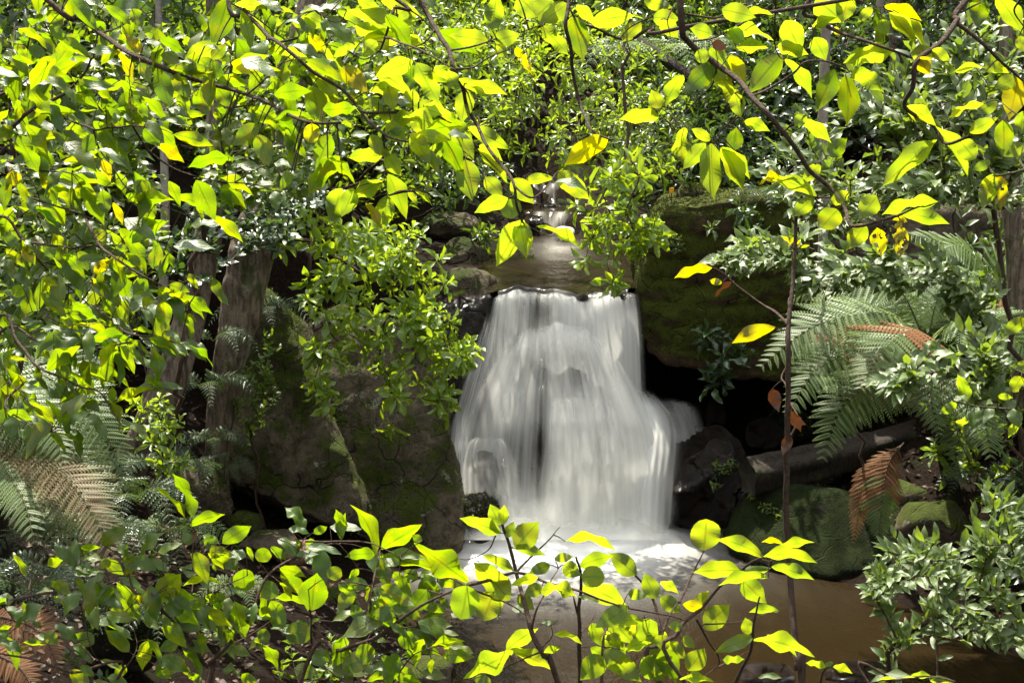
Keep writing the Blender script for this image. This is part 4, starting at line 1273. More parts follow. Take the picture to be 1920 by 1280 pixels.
# leaves: crop, base x, base y, tip x, tip y, width across, then D dark side, W mirror of the sun, Y yellow, O dead
HERO = '''
2 838 168 880 -40 115;2 820 230 597 205 105;2 848 235 1000 185 95;2 862 250 925 322 70;2 970 262 1075 432 65 H;2 1180 0 1085 90 150;2 985 -20 1090 92 140;2 1260 20 1105 130 110;2 1125 145 1265 315 90;2 1290 90 1350 345 130 D
2 1395 130 1640 90 110;2 1310 30 1425 140 65;2 1670 120 1570 240 90;2 1735 100 1890 110 100;2 1785 110 1880 215 90;2 1690 5 1850 50 80;2 1910 420 1812 600 90;2 1780 605 1730 500 85;2 1775 650 1550 672 85;2 1490 770 1245 935 120 Y
2 1185 995 1000 1025 60;2 1210 960 1380 1120 110;2 1185 1020 1370 1110 50 W;2 930 1105 742 1188 85;2 930 1110 955 1220 120;2 950 1000 1075 1140 110;2 1018 1226 863 1488 134;2 997 1226 1027 1444 113;2 1090 1262 1348 1400 44;2 690 890 740 1120 140
2 800 990 900 1100 90;2 625 720 740 900 110;2 705 710 945 830 90;2 770 810 900 900 70;2 760 830 930 1020 70;2 700 500 680 690 110;2 700 470 925 530 70;2 650 440 810 540 60;2 420 350 540 590 115;2 400 340 185 430 100
2 385 360 380 510 100 D;2 180 380 420 530 120;2 260 480 300 620 90;2 400 500 370 600 90;2 400 590 560 640 100;2 520 370 640 520 80;2 80 140 270 310 110;2 30 60 385 240 110;2 320 130 410 90 95;2 90 0 230 60 70
2 200 230 110 310 90;2 0 370 150 520 110 Y;2 40 520 120 600 50;2 235 590 115 570 70;2 250 690 370 790 100;2 390 740 500 920 100;2 380 640 535 770 100;2 490 680 610 840 80;2 250 860 340 980 90;2 230 870 30 885 85
2 260 970 370 1220 105;2 255 1090 230 1280 105;2 230 1010 40 1105 90;2 70 1050 0 1210 100;2 135 1130 220 1280 50 Y;2 470 1065 505 1015 40;2 410 1065 505 1145 30;2 370 1060 425 1150 35;2 485 1075 580 1155 35 W;2 170 750 215 870 80;2 250 950 180 940 50 W
1 1270 -10 1175 260 130 D;1 1210 250 1020 385 130;1 635 285 490 290 55 D;1 430 260 320 255 70 D;1 270 150 385 225 65;1 270 60 350 160 90;1 735 50 800 150 80;1 800 170 935 205 70;1 890 220 1035 300 60;1 710 200 800 310 70 Y
1 1000 340 885 295 70;1 650 280 740 460 55 Y;1 545 495 705 470 65;1 780 350 840 465 70;1 880 390 960 600 110;1 960 410 1070 550 90;1 1000 520 1050 640 75;1 1110 500 1150 645 115;1 1130 370 1255 420 100;1 1210 490 1300 600 90
1 1290 350 1440 400 75 Y;1 1210 440 1390 480 70;1 735 500 830 560 100;1 565 550 680 670 90 D;1 725 530 760 660 60 Y;1 740 530 825 660 60;1 1440 695 1300 815 110;1 1440 750 1500 930 110;1 1255 710 1275 835 65 W;1 1275 880 1050 940 80
1 1095 1005 1210 1230 120;1 1210 980 1415 1090 60;1 1240 1035 1375 1170 70;1 1625 960 1560 1060 60;1 1530 1065 1545 1200 65 W;1 1420 1040 1520 1000 60 W;1 1740 480 1790 710 130;1 1720 400 1895 650 80;1 1760 420 1895 555 90;1 1840 750 1770 950 110
1 1895 870 1725 1100 110;1 1905 1050 1835 1240 130;1 1540 690 1715 885 80;1 1610 260 1790 390 70 W;1 1590 340 1540 540 60 D;1 1740 690 1745 800 90 Y;1 800 720 895 820 80;1 865 705 985 830 75;1 690 760 690 890 68;1 205 780 205 895 80
1 525 750 460 860 80 D;1 880 810 1030 905 70 Y;1 740 1040 835 1050 80 D;1 440 930 415 1030 60 D;1 570 890 620 1015 55 Y;1 570 1060 600 1200 90 D;1 850 1120 790 1270 90;1 630 1130 685 1255 45 Y;1 320 280 430 370 50 W;1 815 225 910 300 50 W
1 550 345 690 390 40 W;1 530 650 650 770 45 W;1 275 510 360 560 55 W;1 1310 25 1500 45 60;1 470 0 620 110 50 W;1 580 30 730 140 60;1 1680 80 1830 140 110;1 1720 200 1830 300 70 Y;1 1500 120 1580 120 50;1 60 340 150 390 70;1 160 260 260 330 75;1 0 360 130 470 60
1 150 470 280 640 90;1 20 480 110 560 60;1 420 480 550 610 70;1 340 600 430 690 60;1 60 700 0 800 80;1 330 740 450 800 70 D;1 100 250 150 330 60;1 30 640 130 690 70 D;1 460 900 360 870 60;1 120 980 20 1010 80 Y;1 220 960 275 1110 45 Y;1 650 960 700 1090 60;1 700 1090 850 1150 60
1 940 1010 1010 1150 60;1 1110 330 1240 410 90;1 1020 370 1180 450 70;1 1180 330 1260 240 70;1 1640 850 1590 740 60;1 1380 600 1480 660 60;1 1090 690 1190 760 50 W;1 980 600 1030 670 45 W;1 1640 960 1700 980 50 W
3 215 55 410 100 110;3 165 190 40 165 85;3 260 160 330 240 85;3 340 70 505 82 35;3 230 175 510 225 50;3 300 265 480 265 75;3 165 240 250 270 60 O;3 180 345 0 525 120 D;3 85 280 130 350 80;3 150 270 265 380 100
3 260 310 350 460 80 Y;3 550 300 375 530 140 D;3 200 380 300 610 95;3 290 520 330 660 90;3 570 115 660 300 130;3 530 250 700 310 80;3 570 330 720 550 70;3 730 210 800 340 100;3 740 0 900 130 150;3 930 -20 890 130 120
3 720 160 860 95 60;3 1060 40 975 130 60;3 1080 40 1060 330 75 D;3 1105 110 1150 200 75;3 1125 35 1335 120 65 Y;3 1150 70 1310 240 80;3 1230 90 1350 260 60;3 850 385 750 630 120 D;3 910 420 915 705 118 D;3 945 400 1120 525 100
3 1170 290 895 360 110;3 850 150 880 210 35 Y;3 1280 290 1400 320 100;3 1320 320 1385 415 80 Y;3 1390 280 1500 335 70;3 1245 595 1420 700 90;3 1410 705 1595 985 60;3 1420 780 1115 1040 120;3 810 870 925 775 105 D;3 665 670 830 800 75
3 690 640 625 705 70;3 345 675 490 730 70;3 290 840 300 710 95 D;3 155 785 45 720 60;3 160 800 185 1115 130;3 215 820 340 1070 110;3 220 825 375 1000 80;3 130 800 0 945 90;3 10 710 20 940 90;3 750 1095 500 1005 80
3 560 990 425 1030 50 Y;3 770 920 660 1015 80;3 730 1100 610 1215 90;3 865 1170 780 1280 130;3 930 1075 815 1130 75;3 1085 1090 990 1225 120;3 1430 1130 1110 1205 75;3 1215 1190 1490 1250 90;3 1220 1200 1190 1360 100 H;3 1600 740 1760 650 85
3 1550 790 1640 880 110;3 1735 970 1660 1170 105;3 1760 975 1770 1190 115 H;3 1870 430 1820 670 140 Y;3 1860 430 1740 490 90;3 1830 410 1480 420 30;3 1690 400 1765 340 60;3 1790 670 1790 880 105 D;3 1905 800 1800 880 90;3 1900 620 1890 750 80
3 1660 -20 1640 160 115 D;3 1750 -20 1900 190 110;3 1880 200 1905 290 60;3 1755 560 1640 640 80;3 1680 580 1480 670 45;3 1720 900 1615 950 60;6 1020 -30 920 120 110;6 1080 -10 1115 160 90 H;6 1230 -10 1210 170 85 H
6 165 215 -45 275 60 Y;6 520 545 275 635 85 Y;6 600 95 540 35 16 Y;6 600 90 645 25 16 Y;6 640 110 660 55 16 Y;6 655 105 710 90 16 Y;6 220 300 150 280 40 Y;6 500 890 540 1020 70 O;6 590 1010 660 1130 60 O;6 600 1060 690 1090 45 O;6 285 290 180 380 25 O;6 600 1150 560 1260 60 O
6 1905 490 1790 600 80;6 1530 970 1430 1025 60;6 1590 960 1530 810 70;6 1890 820 1850 910 80;6 1740 990 1690 1100 60 W;6 1650 990 1630 1120 60 W;6 1840 1000 1870 1110 80 W;6 1580 1040 1570 1150 40;6 1890 1060 1820 1165 50;6 1760 930 1845 940 40;6 1510 950 1600 955 45 W;6 1770 740 1850 760 40 W;6 1880 790 1910 730 60
8 890 400 830 280 80;8 905 395 910 285 55;8 895 445 660 360 85;8 970 530 1105 380 140;8 920 470 960 375 60;8 225 535 445 390 95;8 190 570 50 285 75;8 710 720 410 490 130;8 940 820 730 610 130;8 965 655 785 565 60
8 700 735 665 925 155;8 850 770 805 935 150;8 540 650 200 580 90;8 330 600 200 650 60 D;8 190 560 20 580 70;8 1250 490 1530 540 55;8 960 520 1140 570 60;8 1190 585 1295 580 55;8 1165 620 1045 670 70;8 1330 630 1520 570 85
8 1650 675 1490 560 110;8 1760 810 1690 665 100;8 1780 715 1885 780 50;8 1600 780 1720 800 60;8 1780 800 1905 880 90;8 1110 770 1320 810 75;8 1120 740 1020 790 80;8 985 790 1080 870 80;8 1100 690 945 735 55;8 1340 690 1470 690 120
8 1240 620 1340 680 90;8 1340 740 1600 860 110;8 1020 880 955 850 60 W;8 1600 850 1415 970 110;8 1690 930 1450 950 80;8 1720 920 1690 1070 130;8 1905 965 1825 965 60;8 1790 1010 1780 1110 90;8 920 1100 1100 975 90;8 960 1100 675 1250 110
8 930 1095 1180 1210 75;8 1130 1110 1235 1075 40;8 1180 1010 1345 1065 35;8 840 1280 730 1255 70;8 1460 1130 1340 1270 130;8 1465 1095 1670 1280 130;8 1475 1035 1570 1020 45;8 1580 1100 1730 1050 60;8 1680 1140 1810 1260 120;8 1790 1090 1870 1280 110 D
8 480 760 370 890 110;8 170 920 265 790 110 D;8 240 920 0 1030 110 D;8 0 1200 190 1110 120 D;8 330 1000 430 1100 90;8 490 1090 690 1045 40;8 140 1275 300 1215 50;8 0 480 20 330 60;8 110 920 50 840 70;8 290 660 340 720 50
8 450 700 520 840 90;8 440 950 620 965 80 D;8 150 740 20 700 70;8 450 490 395 450 45;8 480 1005 655 1030 30 W;8 1190 950 1115 935 30 W;8 1320 800 1420 860 35 W;8 330 585 460 610 35 W;8 430 690 340 650 60;8 300 900 170 880 90 D;8 150 1060 120 1180 100 D;8 60 1160 20 1280 90 D;8 560 1060 640 1110 40
9 120 540 120 365 160;9 450 580 185 480 85;9 450 575 750 610 75;9 520 540 735 495 50;9 560 505 440 495 30;9 495 630 735 705 75;9 320 650 60 670 105;9 480 690 200 740 60;9 330 700 475 830 110;9 320 680 495 635 60
9 70 870 145 765 70;9 120 980 265 840 120;9 370 1010 345 915 70;9 540 880 370 885 50;9 0 840 140 870 60 Y;9 400 1020 180 1110 80;9 390 1040 740 1130 90;9 470 1010 640 1130 50;9 225 1150 345 1150 45;9 30 1210 115 1080 110
9 -20 1260 180 1270 50;9 420 1250 560 1275 45 W;9 800 1190 685 1170 40;9 800 1190 840 1165 40;9 840 1185 950 1225 45;9 1050 1275 1300 1250 40;9 1270 1240 1400 1250 35;9 1380 1265 1520 1270 45;9 0 1020 70 1080 60
7 1080 365 955 110 65;7 1040 375 865 190 22;7 1055 405 1255 340 60;7 1240 500 1400 400 90;7 790 570 860 420 85 W;7 880 550 980 465 75 W;7 715 605 670 495 60 W;7 415 625 330 490 60 W;7 450 530 560 520 40;7 455 590 580 600 50 W
7 1060 510 1035 425 60 W;7 1075 500 1080 430 38 O;7 1000 640 1130 690 90 W;7 835 585 925 690 60 W;7 880 825 1010 670 120;7 745 945 655 710 85;7 1370 770 1360 645 110;7 1740 875 1770 665 150;7 1450 740 1550 790 100 D;7 1510 820 1600 970 90
7 1700 435 1605 275 65 W;7 1750 445 1825 405 45;7 1905 460 1870 310 60;7 1510 520 1600 600 50;7 1440 600 1490 530 80;7 1280 560 1370 590 80 W;7 1700 520 1900 590 70 W;7 1700 580 1780 660 70 W;7 885 980 800 880 60 W;7 875 905 945 985 55 W
7 525 1060 420 1005 85;7 720 1105 580 985 80;7 480 920 740 1040 50;7 830 1040 800 1210 75;7 1000 1040 880 1100 75;7 70 1100 150 1085 35;7 310 775 190 800 60 W;7 310 800 370 800 35 W;7 70 830 -10 790 90 W;7 30 860 130 980 60 W
7 150 690 70 560 40;7 1020 740 1240 730 30;7 920 880 1060 820 100 D;7 1310 860 1430 930 70;7 1590 1000 1740 1010 120;7 1510 975 1670 1050 50 W;7 1830 690 1900 640 80;7 1560 640 1710 690 60;7 1720 880 1560 650 45;7 940 750 1020 860 60
7 1130 600 1060 560 60;7 1200 520 1150 460 70;7 620 600 540 640 50;7 760 790 820 850 40 Y;7 470 830 500 860 40 Y;7 1110 870 1140 960 70 D;7 1230 820 1280 850 40;7 1090 800 1150 870 50;7 1350 900 1420 960 60 D;7 1450 980 1500 1050 70 D;7 1830 1100 1750 1180 90 D;7 1640 1200 1780 1230 90 D
7 1000 1180 900 1220 60;7 870 1180 950 1260 70;7 1300 1080 1400 1120 60 D;7 1130 1010 1230 1060 45 W;7 250 1000 330 1060 70;7 40 1020 100 1210 60;7 700 1180 640 1260 60;7 450 1180 530 1240 50 D;7 600 1240 720 1290 60;7 1180 830 1290 860 40
4 855 220 880 72 80;4 595 40 520 30 70;4 790 10 735 80 60;4 440 120 490 235 80 D;4 600 160 510 260 65 Y;4 515 270 605 460 60 Y;4 530 345 500 445 70 D;4 680 210 620 400 80 D;4 130 330 70 370 70;4 820 280 735 365 80
4 770 265 790 415 38 D;4 905 400 930 560 90;4 1000 390 850 395 35 W;4 840 370 800 440 55;4 665 420 690 550 40;4 890 320 985 450 80;4 940 310 1060 350 60;4 1000 360 1140 505 45;4 540 440 640 500 25;4 920 565 1000 640 45 W
4 890 610 1000 710 40;4 1005 630 1110 775 50 W;4 1050 645 1190 770 22;4 690 130 810 230 50;4 650 0 780 140 40;4 720 110 640 100 45;4 410 530 340 510 50;4 400 410 520 495 50;4 90 570 140 740 80 W;4 70 1040 70 1175 85 W
4 160 1090 180 1220 75 W;4 20 760 175 1080 40;4 160 960 315 1105 40;4 130 860 330 1010 60 W;4 670 1080 805 1195 55 W;4 590 930 670 1130 40;4 550 790 720 885 35;4 550 670 725 790 40;4 395 575 520 585 35 W;4 420 530 640 610 40
4 150 620 310 770 40;4 420 640 530 660 50;4 320 1140 440 1190 22;4 270 1130 370 1250 35;4 200 760 270 900 40 D;4 440 880 480 1000 40 D;4 350 650 430 760 45 D;4 120 60 200 200 50;4 240 90 330 150 70 D;4 330 90 360 230 60 D;4 30 160 60 290 60 W;4 180 260 250 290 40 W
4 20 30 110 100 60;4 130 100 190 190 70 Y;4 230 300 310 370 40;4 380 440 560 520 35;4 300 580 400 640 40;4 30 1000 -10 1090 60 D;4 180 1000 300 1090 45;4 660 550 560 500 30;4 740 560 880 590 25;4 60 660 30 780 40;4 300 860 420 990 45 D;4 480 760 580 900 35;4 330 830 470 900 35
'''
_r = random.Random(3)
for item in HERO.replace('\n', ';').split(';'):
    q = item.split()
    if len(q) < 6:
        continue
    c = int(q[0])
    bx, by = cp(c, float(q[1]), float(q[2]))
    tx, ty = cp(c, float(q[3]), float(q[4]))
    kind = q[6] if len(q) > 6 else ''
    br = min(Branch.all, key=lambda b: b.nearest(bx, by)[0])
    hang(bx, by, tx, ty, float(q[5]) * KS, kind, br, _r)
# more leaves of the same twigs where the photograph is a thicket: set along the limbs, alternating
def thicken(br, n, Lpx, seed, kinds='  DDWG', off=70, region=None, slim=(0.24, 0.5)):
    rr = random.Random(seed)
    P = br.allpx()
    k_ = 0
    for _ in range(n * 6):
        if k_ >= n:
            break
        i = rr.randrange(1, len(P))
        ang = rr.uniform(0, 2 * pi)
        bx, by = P[i][0] + cos(ang) * rr.uniform(4, off), P[i][1] + sin(ang) * rr.uniform(4, off)
        if region and not any(a <= bx <= c_ and b <= by <= d for a, b, c_, d in region):
            continue
        L = Lpx * rr.uniform(0.45, 1.35)
        a2 = rr.gauss(radians(46), radians(36))
        hang(bx, by, bx + cos(a2) * L, by + sin(a2) * L, L * rr.uniform(*slim), rr.choice(kinds).strip(), br, rr)
        k_ += 1


for i, b in enumerate(Branch.all):
    if b.group == G2:
        thicken(b, 50, 68, 100 + i, '    GGDDWWW', off=90, slim=(0.2, 0.42))
    elif 'upper left corner' in b.label:
        thicken(b, 44, 68, 90, '   GGDWW', off=95, slim=(0.24, 0.45))
    elif 'left of centre to' in b.label:
        thicken(b, 44, 70, 91, '   GGDWW', off=80, region=[(0, 0, 860, 300)])
    elif 'short knobbly' in b.label:
        thicken(b, 14, 70, 92, '  GDW', off=70)
    elif 'filling the bottom left' in b.label:
        thicken(b, 85, 56, 93, '  GGDWWW', off=85, region=[(150, 960, 700, 1300)])
    elif 'dark leaves low' in b.label:
        thicken(b, 50, 56, 94, '  GGDDW', off=80, region=[(500, 1060, 860, 1300)])
    elif 'bottom left corner' in b.label:
        thicken(b, 46, 46, 95, '  GDWWW', off=80)
    elif 'slim stems' in b.label:
        thicken(b, 12, 52, 97, '  ', off=50, region=[(1100, 1080, 1300, 1300)], slim=(0.45, 0.6))
for b in Branch.all:
    b.build()

# ---------------------------------------------------------------- shrubs, grown towards their tips
def skeleton(root, tips, rng, step=0.16, jit=0.035, sag=0.0):
    root = Vector(root)
    P = [root]
    par = [-1]
    cnt = [0]
    arr = np.array([list(root)])
    order = sorted(range(len(tips)), key=lambda i: (tips[i] - root).length + rng.uniform(0, 0.25))
    ends = []
    for i in order:
        t = tips[i]
        d = np.linalg.norm(arr - np.array(list(t)), axis=1) + 0.18 * np.linalg.norm(arr - np.array(list(root)), axis=1)
        j = int(np.argmin(d))
        a = P[j]
        n = max(1, int((t - a).length / step))
        new = []
        for k_ in range(1, n + 1):
            f = k_ / n
            q = a.lerp(t, f) + Vector((0, 0, sag * (t - a).length * 4 * f * (1 - f)))
            if k_ < n:
                q = q + Vector((rng.gauss(0, jit), rng.gauss(0, jit), rng.gauss(0, jit)))
            P.append(q)
            par.append(j)
            j = len(P) - 1
            new.append(list(q))
        arr = np.concatenate([arr, np.array(new)])
        ends.append(j)
    cnt = np.zeros(len(P))
    for e in ends:
        cnt[e] = 1
    for k_ in range(len(P) - 1, 0, -1):
        cnt[par[k_]] += cnt[k_]
    return P, par, ends, cnt


def stems_mesh(P, par, cnt, r0, mat, expo=0.42):
    t = Tubes(5)
    kids = {}
    for i in range(1, len(P)):
        kids.setdefault(par[i], []).append(i)
    rad = lambda i: r0 * max(1, cnt[i]) ** expo
    stack = [(0, None)]
    while stack:
        i, prev = stack.pop()
        path = ([prev] if prev is not None else []) + [i]
        while True:
            ks = kids.get(path[-1], [])
            if not ks:
                break
            ks = sorted(ks, key=lambda k_: -cnt[k_])
            for o_ in ks[1:]:
                stack.append((o_, path[-1]))
            path.append(ks[0])
        if len(path) > 1:
            rr = [rad(q) for q in path]
            if prev is not None:
                rr[0] = rr[1]
            t.add([P[q] for q in path], rr)
    return t.mesh('stem', mat)


def rosette(L, p, axis, ln, n, rng, ratio=0.34, up=0.6):
    ax = (axis.normalized() + Vector((0, 0, up))).normalized()
    x = ax.orthogonal().normalized()
    y = ax.cross(x)
    a0 = rng.uniform(0, 6)
    for k_ in range(n):
        f = k_ / (n - 1)
        an = a0 + k_ * 2.4
        e = radians(62 - 82 * f ** 0.8 + rng.gauss(0, 9))
        rd = x * cos(an) + y * sin(an)
        d = ax * sin(e) + rd * cos(e) + Vector((0, 0, -0.16 * f))
        nm = ax * cos(e) - rd * sin(e)
        L.add(p - ax * (0.25 * ln * f), d, nm, ln * (0.55 + 0.5 * f ** 0.6) * rng.uniform(0.85, 1.1), ratio * rng.uniform(0.85, 1.15))


def spray(L, P, par, e, ln, n, rng, ratio=0.36, flat=0.35, tilt=Vector((-0.15, -0.56, 1))):
    j = e
    pts = [P[e]]
    while par[j] >= 0 and len(pts) < 5:
        j = par[j]
        pts.append(P[j])
    if len(pts) < 2:
        return
    t = (pts[0] - pts[-1]).normalized()
    tot = sum((pts[i] - pts[i + 1]).length for i in range(len(pts) - 1))
    tot = min(tot, ln * n * 0.42)
    for k_ in range(n):
        s_ = tot * k_ / n
        acc = 0
        p = pts[-1]
        for i in range(len(pts) - 1):
            sl_ = (pts[i] - pts[i + 1]).length
            if acc + sl_ >= s_:
                p = pts[i].lerp(pts[i + 1], (s_ - acc) / sl_)
                break
            acc += sl_
        up = (tilt + Vector((rng.gauss(0, flat), rng.gauss(0, flat), 0))).normalized()
        side = t.cross(up).normalized() * (1 if k_ % 2 else -1)
        d = t * (1.0 if k_ == 0 else 0.75) + side * (0.0 if k_ == 0 else 0.85) + Vector((0, 0, -0.18 + rng.gauss(0, 0.12)))
        L.add(p, d, up, ln * rng.uniform(0.7, 1.12), ratio * rng.uniform(0.85, 1.2))


def tips_px(ell, rng):
    """twig ends in rounded volumes: (px, py, rx, ry, nearest Y, farthest Y, how many)"""
    out = []
    for (cx, cy, rx, ry, y0, y1, n) in ell:
        for _ in range(n):
            a, r = rng.uniform(0, 2 * pi), math.sqrt(rng.random())
            # bulging towards the front
            y = y0 + (y1 - y0) * (0.15 * r + 0.85 * rng.random() ** 1.3)
            out.append(W(cx + rx * r * cos(a), cy + ry * r * sin(a), y))
    return out


def shrub(name, label, cat, root, tips, style, mat, ln, n, seed, shape='rosette', ratio=0.34, r0=0.0028, most=300, rows=9, stuff_rows=6, bark=M_TW, group=None, sag=0.03, up=0.6, flat=0.35, tilt=Vector((-0.15, -0.56, 1)), jit=0.035, minpx=9.0):
    rng = random.Random(seed)
    e = empty(name, root, label, cat, group)
    P, par, ends, cnt = skeleton(root, tips, rng, jit=jit, sag=sag)
    link('stem', stems_mesh(P, par, cnt, r0, bark), e)
    L = Leaves()
    for i in ends:
        ax = P[i] - P[par[i]]
        if style == 'rosette':
            rosette(L, P[i], ax, ln * rng.uniform(0.8, 1.15), n + rng.randrange(-1, 2), rng, ratio, up)
        else:
            spray(L, P, par, i, ln, n + rng.randrange(-1, 3), rng, ratio, flat, tilt)
    L.build(e, shape, mat, most, rows, stuff_rows, minpx)
    return e


R_ = random.Random(11)
shrub('hanging_shrub', 'bright green rosette leaved shrub hanging over the boulders left of the falls', 'shrub', W(500, 520, 13.4),
      tips_px([(590, 440, 80, 45, 12.4, 13.4, 16), (690, 450, 110, 45, 12.3, 13.4, 21), (770, 520, 70, 55, 12.1, 13.2, 16), (650, 540, 85, 60, 12.0, 13.0, 17), (700, 600, 80, 50, 11.9, 12.9, 14), (810, 620, 50, 40, 11.9, 12.8, 11),
               (770, 680, 80, 40, 11.8, 12.7, 11), (860, 680, 38, 40, 11.8, 12.6, 10), (640, 650, 60, 35, 11.9, 12.7, 8), (610, 735, 30, 32, 11.8, 12.4, 4), (840, 745, 38, 28, 11.8, 12.4, 6), (730, 760, 30, 50, 11.9, 12.4, 3)], R_),
      'rosette', M_PI, 0.185, 9, 1, ratio=0.36, sag=0.05)
shrub('hanging_shrub', 'bright rosette leaved branches hanging down over the upper pool', 'shrub', W(1180, 40, 12.6),
      tips_px([(1150, 350, 60, 35, 11.6, 12.4, 9), (1170, 420, 60, 45, 11.5, 12.2, 16), (1205, 460, 28, 40, 11.5, 12.1, 6), (1120, 470, 30, 30, 11.5, 12, 4), (1150, 515, 30, 22, 11.5, 11.9, 3), (1100, 385, 22, 20, 11.6, 12, 2), (1190, 300, 60, 40, 11.8, 12.6, 8)], R_),
      'rosette', M_PI, 0.18, 8, 2)
for i, (lab, root, ell, mt, ln) in enumerate([
        ('airy green shrub behind the thin dark branch at the top left of centre', (-2.4, 17.5), [(760, 60, 90, 70, 14, 16, 26), (850, 150, 90, 80, 14, 16, 30), (800, 250, 90, 60, 14, 16, 22)], M_BG, 0.17),
        ('green rosette shrub filling the top centre above the stream', (-1.6, 19), [(960, 60, 110, 60, 15, 17, 34), (1000, 160, 90, 70, 15, 17, 30), (930, 230, 90, 60, 15, 17, 24)], M_PI, 0.16),
        ('green shrub leaning over the stream just right of the top centre', (2.1, 19), [(1100, 90, 90, 70, 15, 17, 30), (1120, 200, 80, 60, 14.6, 16.5, 26), (1060, 270, 80, 50, 14.5, 16.5, 20)], M_PI, 0.155),
        ('mid green shrub between the stream shrub and the mossy ledge', (2.6, 18.6), [(1230, 160, 70, 70, 15.5, 17.5, 26), (1250, 270, 60, 50, 15, 17, 18), (1190, 240, 50, 60, 15, 17, 14)], M_BG, 0.15),
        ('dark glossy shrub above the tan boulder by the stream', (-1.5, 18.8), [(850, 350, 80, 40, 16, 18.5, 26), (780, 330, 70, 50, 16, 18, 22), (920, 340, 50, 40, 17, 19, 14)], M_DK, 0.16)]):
    shrub('stream_shrub', lab, 'shrub', Vector((*root, gz(*root))), tips_px(ell, R_), 'rosette', mt, ln, 8, 10 + i, r0=0.003, stuff_rows=5, sag=0.06)

G3 = 'pale shining shrubs at the right'
shrub('shining_shrub', 'tall pale shrub glittering white in the sun in the upper right corner', 'shrub', Vector((4.6, 11.2, gz(4.6, 11.2))),
      tips_px([(1720, 150, 130, 60, 9.6, 11.2, 40), (1840, 110, 80, 80, 9.5, 11, 34), (1800, 240, 120, 70, 9.4, 11, 44), (1650, 230, 90, 50, 9.8, 11, 22), (1880, 330, 50, 70, 9.4, 10.6, 18), (1740, 340, 110, 45, 9.4, 10.8, 30)], R_),
      'spray', M_PA, 0.165, 7, 20, shape='long', r0=0.0026, group=G3, flat=0.3)
shrub('shining_shrub', 'thin pale shrub below the leaf pairs, in front of the slim pale trunk', 'shrub', Vector((3.6, 13.2, gz(3.6, 13.2))),
      tips_px([(1510, 260, 60, 40, 10.6, 12, 12), (1480, 330, 80, 45, 10.4, 12, 20), (1600, 330, 80, 50, 10.2, 12, 22), (1560, 400, 90, 30, 10.2, 11.6, 18)], R_),
      'spray', M_PA, 0.155, 6, 21, shape='long', r0=0.0026, group=G3, flat=0.35)
shrub('shining_shrub', 'level branch of dark glossy leaves glinting white before the mossy ledge', 'shrub', Vector((4.4, 10.4, gz(4.4, 10.4))),
      tips_px([(1390, 490, 50, 18, 9.3, 10, 12), (1440, 460, 60, 28, 9.2, 10, 18), (1520, 480, 70, 36, 9.2, 10, 24), (1620, 490, 80, 30, 9.1, 10, 26), (1720, 505, 80, 35, 9, 10, 22), (1820, 560, 70, 45, 9, 10, 18), (1560, 530, 60, 18, 9.2, 9.8, 8)], R_),
      'spray', M_PA, 0.15, 7, 22, shape='ovate', ratio=0.36, r0=0.0026, group=G3, flat=0.28)
shrub('shining_shrub', 'drooping pale leafy branches hanging over the right tree fern', 'shrub', Vector((4.3, 9.4, gz(4.3, 9.4))),
      tips_px([(1830, 650, 70, 40, 8.4, 9.4, 16), (1740, 690, 80, 35, 8.4, 9.2, 14), (1680, 720, 50, 25, 8.4, 9, 8), (1860, 730, 50, 40, 8.4, 9.2, 10)], R_),
      'spray', M_PA, 0.15, 6, 23, shape='ovate', ratio=0.36, r0=0.0024, group=G3)
shrub('shining_shrub', 'pale green bush standing at the pool edge in the lower right corner', 'shrub', Vector((1.98, 5.9, gz(1.98, 5.9))),
      tips_px([(1690, 1050, 70, 45, 5.5, 6.3, 17), (1650, 1110, 40, 30, 5.5, 6.1, 10), (1790, 1080, 90, 70, 5.3, 6.4, 25), (1860, 970, 60, 60, 5.3, 6.3, 17), (1880, 1080, 60, 80, 5.2, 6.2, 17), (1770, 1170, 80, 40, 5.4, 6.2, 14), (1680, 1210, 35, 18, 5.6, 6, 5), (1890, 1180, 40, 40, 5.2, 6, 14)], R_),
      'spray', M_PA, 0.088, 7, 24, shape='long', ratio=0.32, r0=0.0018, group=G3, jit=0.02)
